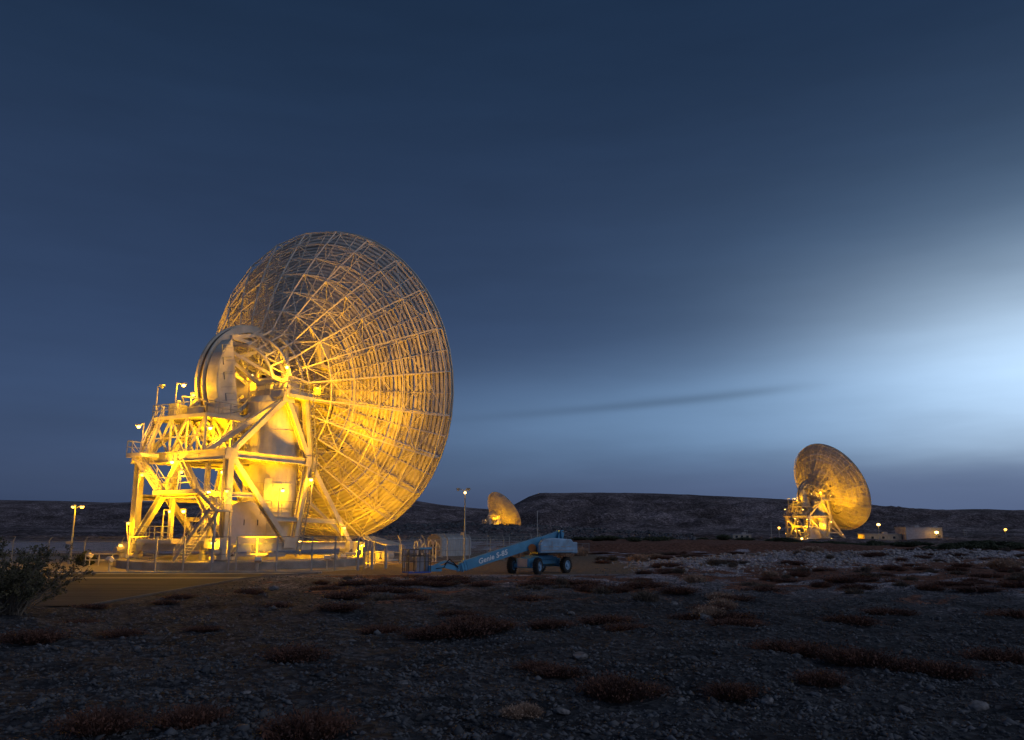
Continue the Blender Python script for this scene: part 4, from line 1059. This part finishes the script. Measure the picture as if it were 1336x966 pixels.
for i, (px, py, s, lb) in enumerate(((907, 760, 1.0, 'pale dry bush, farthest left of the pale ones in mid field'), (940, 780, 1.1, 'small pale dry bush just above the two large ones'), (943, 792, 1.25, 'large pale tan bush, upper of the pair at mid right'),
                                     (925, 806, 1.3, 'pale rounded bush directly above the pale boulder'), (1004, 752, .8, 'small pale bush near the grey rubble'), (833, 733, 1.1, 'tan bush on the dirt bank right of the lift'), (855, 730, .9, 'tan bush just right of its twin on the dirt bank'),
                                     (1310, 742, 1.5, 'pale feathery bush near the right picture edge'), (1060, 722, 1.1, 'pale round bush on top of the rubble bank'), (688, 936, 1.0, 'sparse pale grass tuft in the dark foreground'), (668, 940, .8, 'thin grass tuft beside the larger one in foreground'))):
    x, y = gp(px, py); put(pale[i % 3], 'dry_bush', x, y, s*y/40*.95+.2, s*(y/40)**.7*.9+.1, lb, 'bush', 'pale dry bushes')
DG = 'dark green desert shrubs in the far flat'
for i in range(95):
    y = random.uniform(150, 225); u = random.uniform(1000, 1400) if i < 75 else random.uniform(740, 1000); x = (u-668)/1050*y
    put(random.choice(green), 'desert_shrub', x, y, random.uniform(1.2, 2.6), random.uniform(.45, .95), 'dark green shrub in the band of brush below the hills', 'shrub', DG)
for i in range(10):
    x, y = (-2+i*1.15+random.uniform(-.4, .4), 100+random.uniform(-6, 8)); put(pale[i % 3], 'dry_bush', x, y, 2.2, 2.6, 'tan brush behind the boom of the lift', 'bush', 'tan brush behind the lift')

def big_shrub():
    root = empty('creosote_bush', (-20.1, 33.2, 0)); root.scale = (.98, .98, .80); rg = np.random.default_rng(5)
    st = MB(); lv = []; lf = []
    def leaf(c, d, s):
        d = d/np.linalg.norm(d); e = np.cross(d, rg.normal(0, 1, 3)); e /= np.linalg.norm(e)+1e-6
        o = len(lv); lv.extend([tuple(c), tuple(c+d*s*.5+e*s*.28), tuple(c+d*s), tuple(c+d*s*.5-e*s*.28)]); lf.append((o, o+1, o+2, o+3))
    for i in range(105):
        a = rg.uniform(0, 2*PI); tilt = rg.uniform(.1, 1.12)**.9; L = rg.uniform(1.6, 4.0)*(1-.08*tilt)
        p = np.array([rg.normal(0, .25), rg.normal(0, .25), 0.]); d = np.array([math.cos(a)*math.sin(tilt), math.sin(a)*math.sin(tilt), math.cos(tilt)])
        n_ = 7; pts = [p.copy()]
        for k in range(n_):
            d = d+rg.normal(0, .09, 3); d[2] += .03; d /= np.linalg.norm(d); p = p+d*L/n_; pts.append(p.copy())
            if k >= 3:
                for j in range(4):       # side twigs with leaves
                    td = d+rg.normal(0, .55, 3); td /= np.linalg.norm(td); tl = rg.uniform(.15, .42); q = p+td*tl
                    st.bar(tuple(p), tuple(q), .014)
                    for m_ in range(8):
                        c = p+td*tl*rg.uniform(.15, 1.1)+rg.normal(0, .035, 3); leaf(c, td+rg.normal(0, .7, 3), rg.uniform(.07, .14))
        for q0, q1, w in zip(pts[:-1], pts[1:], np.linspace(.045, .014, n_)): st.bar(tuple(q0), tuple(q1), w)
    st.build('stems', M['bark'], root)
    b = MB(); b.v = lv; b.f = lf; b.build('foliage', M['creosote'], root)
    tag(root, 'large dark feathery creosote bush at the left edge of the picture', 'bush')
big_shrub()
x, y = -40.0, 79
put(green[0], 'desert_shrub', -40.5, 78.5, 1.0, 1.0, 'small green shrub lit yellow beside the far left lamp post', 'shrub', None)

# ------------------------------------------------------------------ stones
def stone_mesh(seed, k=.22):
    import bmesh
    bm = bmesh.new(); bmesh.ops.create_icosphere(bm, subdivisions=2, radius=1); rg = np.random.default_rng(seed)
    ds = [(rg.normal(0, 1, 3), rg.uniform(.5, .95)) for _ in range(9)]
    for v in bm.verts:
        p = np.array(v.co)
        for d, c in ds:
            d = d/np.linalg.norm(d); t = p@d
            if t > c: p = p-d*(t-c)
        p = p*(1+rg.normal(0, .03)); v.co = V((p[0], p[1]*.8, p[2]*.62))
    me = bpy.data.meshes.new('boulder'); bm.to_mesh(me); bm.free(); me.materials.append(M['rock']); return me
rocks = [stone_mesh(s) for s in range(4)]
for i, (px, py, s, lb) in enumerate(((755, 858, .36, 'pale flat boulder at the middle of the dark foreground'), (921, 808, .5, 'pale boulder below the tan bushes at mid right'), (811, 884, .16, 'small pale stone right of the flat boulder'),
                                     (733, 930, .22, 'pale half buried stone near the bottom centre'), (1002, 916, .22, 'pale stone with split top at lower right'), (980, 737, .8, 'bright pale boulder on the rubble bank'), (357, 768, .45, 'pale stone at the edge of the driveway'),
                                     (1275, 918, .3, 'low stone near the lower right corner'), (1066, 904, .2, 'small stone in the lower right scrub'), (660, 780, .25, 'small stone ahead of the lift wheels'), (527, 890, .2, 'small pale stone in the left foreground'), (880, 790, .3, 'grey stone left of the tan bushes'),
                                     (592, 856, .16, 'little stone beneath the dark bushes at centre'), (320, 905, .18, 'little stone in the dark lower left'), (1180, 925, .24, 'grey stone amid the dark lower right gravel'), (745, 800, .3, 'grey stone right of the centre bushes'))):
    x, y = gp(px, py); o = bpy.data.objects.new('boulder', rocks[i % 4]); col.objects.link(o); o.location = (x, y, hz(x, y)+s*.15); s *= .8; o.scale = (s, s, s*.8); o.rotation_euler = (random.uniform(-.2, .2), random.uniform(-.2, .2), random.uniform(0, 6))
    tag(o, lb, 'boulder', 'loose boulders on the gravel')
def stones(name, N, sampler, smin, smax, m, label):
    """one mesh of countless small stones"""
    base = np.array([(0, 0, 1), (1, 0, .1), (.3, .95, -.1), (-.8, .6, .1), (-.8, -.6, -.1), (.3, -.95, .1), (0, 0, -1)], float)
    fc = np.array([(0, 1, 2), (0, 2, 3), (0, 3, 4), (0, 4, 5), (0, 5, 1), (6, 2, 1), (6, 3, 2), (6, 4, 3), (6, 5, 4), (6, 1, 5)])
    x, y = sampler(N); N = len(x); z = height(x, y)
    s = smin*(smax/smin)**(rng.uniform(0, 1, N)**2.6)
    B_ = base[None]*(1+rng.normal(0, .22, (N, 7, 1)))*np.stack([s, s*rng.uniform(.6, 1, N), s*rng.uniform(.35, .7, N)], -1)[:, None, :]
    a = rng.uniform(0, 6.28, N); c, sn = np.cos(a)[:, None], np.sin(a)[:, None]; tl = rng.normal(0, .35, N)[:, None]
    zz = B_[..., 2]+B_[..., 0]*tl
    Vv = np.stack([B_[..., 0]*c-B_[..., 1]*sn+x[:, None], B_[..., 0]*sn+B_[..., 1]*c+y[:, None], zz+z[:, None]+(s*.12)[:, None]], -1).reshape(-1, 3)
    Ff = (fc[None]+np.arange(N)[:, None, None]*7).reshape(-1, 3)
    me = bpy.data.meshes.new(name); me.vertices.add(len(Vv)); me.vertices.foreach_set('co', Vv.ravel())
    me.loops.add(Ff.size); me.loops.foreach_set('vertex_index', Ff.ravel().astype(np.int32)); me.polygons.add(len(Ff))
    me.polygons.foreach_set('loop_start', np.arange(len(Ff), dtype=np.int32)*3); me.polygons.foreach_set('loop_total', np.full(len(Ff), 3, dtype=np.int32)); me.update()
    o = bpy.data.objects.new(name, me); col.objects.link(o); me.materials.append(m); tag(o, label, name.replace('_', ' '), kind='stuff')
def s1(N):
    y = 11*(72/11)**rng.uniform(0, 1, N); t = rng.uniform(-1.05, 1.05, N); x = t*(.72*y+3)
    keep = ~((x < -17.5) & (y > 35.5)) & ~((x < 7) & (y > 62)) & (nz(x, y, 6, 9)+.9 > rng.uniform(0, 1.4, N)); return x[keep], y[keep]
def s2(N):
    x = rng.uniform(9, 58, N); y = 76+.55*(x-12)+rng.normal(0, 6.5, N); keep = (x-9)/8 > rng.uniform(0, 1, N); return x[keep], y[keep]
def s3(N):
    y = rng.uniform(225, 400, N); u = rng.uniform(350, 900, N); return (u-668)/1050*y, y
stones('gravel', 110000, s1, .02, .10, M['stone'], 'grey loose gravel and small stones over the desert floor')
stones('scattered_stones', 900, s1, .07, .19, M['stone'], 'larger grey stones dotted among the fine gravel')
stones('rubble', 9000, s2, .06, .34, M['palerubble'], 'pale broken rubble heaped along the bank right of the lift')
stones('ridge_boulders', 5000, s3, .35, 1.5, M['stone'], 'countless grey boulders strewn over the low dark ridge')

# ------------------------------------------------------------------ sky, sun
w = bpy.data.worlds.new('World'); scn.world = w; w.use_nodes = True; nt = w.node_tree
bg = nt.nodes['Background']; bg.inputs['Strength'].default_value = 1.0
tc = nd(nt, 'ShaderNodeTexCoord'); nrm = nd(nt, 'ShaderNodeVectorMath', operation='NORMALIZE'); nt.links.new(tc.outputs['Generated'], nrm.inputs[0])
sp = nd(nt, 'ShaderNodeSeparateXYZ'); nt.links.new(nrm.outputs[0], sp.inputs[0])
def mth(op, a=None, b=None, c=None):
    n = nd(nt, 'ShaderNodeMath', operation=op)
    for i, v in enumerate((a, b, c)):
        if v is None: continue
        if isinstance(v, (int, float)): n.inputs[i].default_value = v
        else: nt.links.new(v, n.inputs[i])
    return n.outputs[0]
el_ = mth('MULTIPLY', mth('ARCSINE', sp.outputs['Z']), 180/PI)
az_ = mth('MULTIPLY', mth('ARCTAN2', sp.outputs['X'], sp.outputs['Y']), 180/PI)
# slow warping so nothing in the sky is a clean ellipse
mp = nd(nt, 'ShaderNodeMapping'); mp.inputs['Scale'].default_value = (1.2, 1.2, 7); nt.links.new(nrm.outputs[0], mp.inputs[0])
mp.inputs['Rotation'].default_value = (0, R(7), 0)
n1 = nd(nt, 'ShaderNodeTexNoise'); n1.inputs['Scale'].default_value = 1.6; n1.inputs['Detail'].default_value = 5; n1.inputs['Roughness'].default_value = .5; nt.links.new(mp.outputs[0], n1.inputs['Vector'])
n2 = nd(nt, 'ShaderNodeTexNoise'); n2.inputs['Scale'].default_value = 4.0; n2.inputs['Detail'].default_value = 6; nt.links.new(mp.outputs[0], n2.inputs['Vector'])
wv = mth('SUBTRACT', n1.outputs['Fac'], .5)
elw = mth('ADD', el_, mth('MULTIPLY', wv, 3.0))
def gauss(x, c, s): 
    d = mth('DIVIDE', mth('SUBTRACT', x, c), s); return mth('EXPONENT', mth('MULTIPLY', mth('MULTIPLY', d, d), -1))
def sig(x, c, s): return mth('DIVIDE', 1, mth('ADD', 1, mth('EXPONENT', mth('DIVIDE', mth('SUBTRACT', c, x), s))))
def rgb(c):
    n = nd(nt, 'ShaderNodeRGB'); n.outputs[0].default_value = (*c, 1); return n.outputs[0]
def scaled(c, f):
    n = nd(nt, 'ShaderNodeVectorMath', operation='SCALE'); nt.links.new(c, n.inputs[0])
    if isinstance(f, (int, float)): n.inputs['Scale'].default_value = f
    else: nt.links.new(f, n.inputs['Scale'])
    return n.outputs[0]
def addv(a, b):
    n = nd(nt, 'ShaderNodeVectorMath', operation='ADD'); nt.links.new(a, n.inputs[0]); nt.links.new(b, n.inputs[1]); return n.outputs[0]
elr = nd(nt, 'ShaderNodeMapRange'); elr.inputs['From Min'].default_value = -2; elr.inputs['From Max'].default_value = 50; nt.links.new(elw, elr.inputs[0])
def L3(r_, g_, b_): return tuple(((v/255)/12.92 if v/255 <= .04045 else ((v/255+.055)/1.055)**2.4) for v in (r_, g_, b_))
E2 = lambda e: (e+2)/52
br = ramp(nt, [(0, L3(50, 62, 92)), (E2(3), L3(60, 75, 104)), (E2(9), L3(57, 76, 109)), (E2(14), L3(49, 67, 98)), (E2(22), L3(41, 58, 86)), (E2(30), L3(33, 51, 77)), (E2(40), L3(25, 43, 67))])
nt.links.new(elr.outputs[0], br.inputs[0])
base = br.outputs[0]
# wide glow low in the right, strongest just past the frame edge
g1 = mth('MULTIPLY', gauss(az_, 38, 14), gauss(elw, 9.6, 6.3))
g2 = mth('MULTIPLY', gauss(az_, 34, 27), gauss(elw, 8.5, 3.4))
g3 = mth('MULTIPLY', gauss(az_, 42, 26), gauss(elw, 13, 10))
g4 = mth('MULTIPLY', gauss(az_, 8, 22), gauss(elw, 6.5, 3.2))
colr = addv(base, scaled(rgb((.44, .54, .62)), mth('MULTIPLY', g1, .95)))
colr = addv(colr, scaled(rgb((.11, .19, .29)), mth('MULTIPLY', g2, 1.0)))
colr = addv(colr, scaled(rgb((.06, .105, .15)), g3))
colr = addv(colr, scaled(rgb((.042, .075, .115)), g4))
# dull cloud bank near the horizon on the right
bank = mth('MULTIPLY', mth('SUBTRACT', 1, sig(elw, 4.1, .5)), sig(az_, 8, 6))
mb = nd(nt, 'ShaderNodeMix', data_type='RGBA'); nt.links.new(mth('MULTIPLY', bank, .8), mb.inputs[0]); nt.links.new(colr, mb.inputs[6]); mb.inputs[7].default_value = (*L3(84, 102, 138), 1)
colr = mb.outputs[2]
# one thin dark streak and faint banding
streak = mth('MULTIPLY', gauss(mth('SUBTRACT', el_, mth('MULTIPLY', az_, .07)), 7.95, .33), mth('MULTIPLY', sig(az_, 2, 4), mth('SUBTRACT', 1, sig(az_, 19, 1.6))))
n2c = mth('MULTIPLY', mth('SUBTRACT', n2.outputs['Fac'], .5), .24)
mul = mth('MULTIPLY', mth('ADD', 1, n2c), mth('SUBTRACT', 1, mth('MULTIPLY', streak, .30)))
mul = mth('MULTIPLY', mul, mth('ADD', 1, mth('MULTIPLY', wv, .32)))
colr = scaled(colr, mul)
sat = nd(nt, 'ShaderNodeHueSaturation'); sat.inputs['Saturation'].default_value = 1.0; sat.inputs['Value'].default_value = 1.02; nt.links.new(colr, sat.inputs['Color']); colr = sat.outputs[0]
# the sky behind the camera keeps more dusk light
back = mth('MULTIPLY', sig(mth('MULTIPLY', sp.outputs['Y'], -1), .15, .1), gauss(el_, 12, 22))
colr = addv(colr, scaled(rgb((.08, .11, .17)), back))
sky = nd(nt, 'ShaderNodeTexSky'); sky.sky_type = 'NISHITA'; sky.sun_disc = False; sky.sun_elevation = R(-4); sky.sun_rotation = R(40); sky.air_density = 1; sky.ozone_density = 2
colr = addv(colr, scaled(sky.outputs[0], .06))
nt.links.new(colr, bg.inputs['Color'])
sun = bpy.data.lights.new('sun', 'SUN'); sun.energy = .50; sun.angle = R(40); sun.color = (.88, .90, 1)
so = bpy.data.objects.new('sun', sun); col.objects.link(so)
d = V((.75, -.45, .55)); so.rotation_euler = d.to_track_quat('Z', 'Y').to_euler()

scn.view_settings.view_transform = 'Standard'; scn.view_settings.look = 'None'; scn.view_settings.exposure = 0; scn.view_settings.gamma = 1
scn.render.engine = 'CYCLES'
cy = scn.cycles; cy.max_bounces = 4; cy.diffuse_bounces = 2; cy.glossy_bounces = 2; cy.transparent_max_bounces = 24; cy.use_denoising = True; cy.sample_clamp_indirect = 4
cy.use_light_tree = True
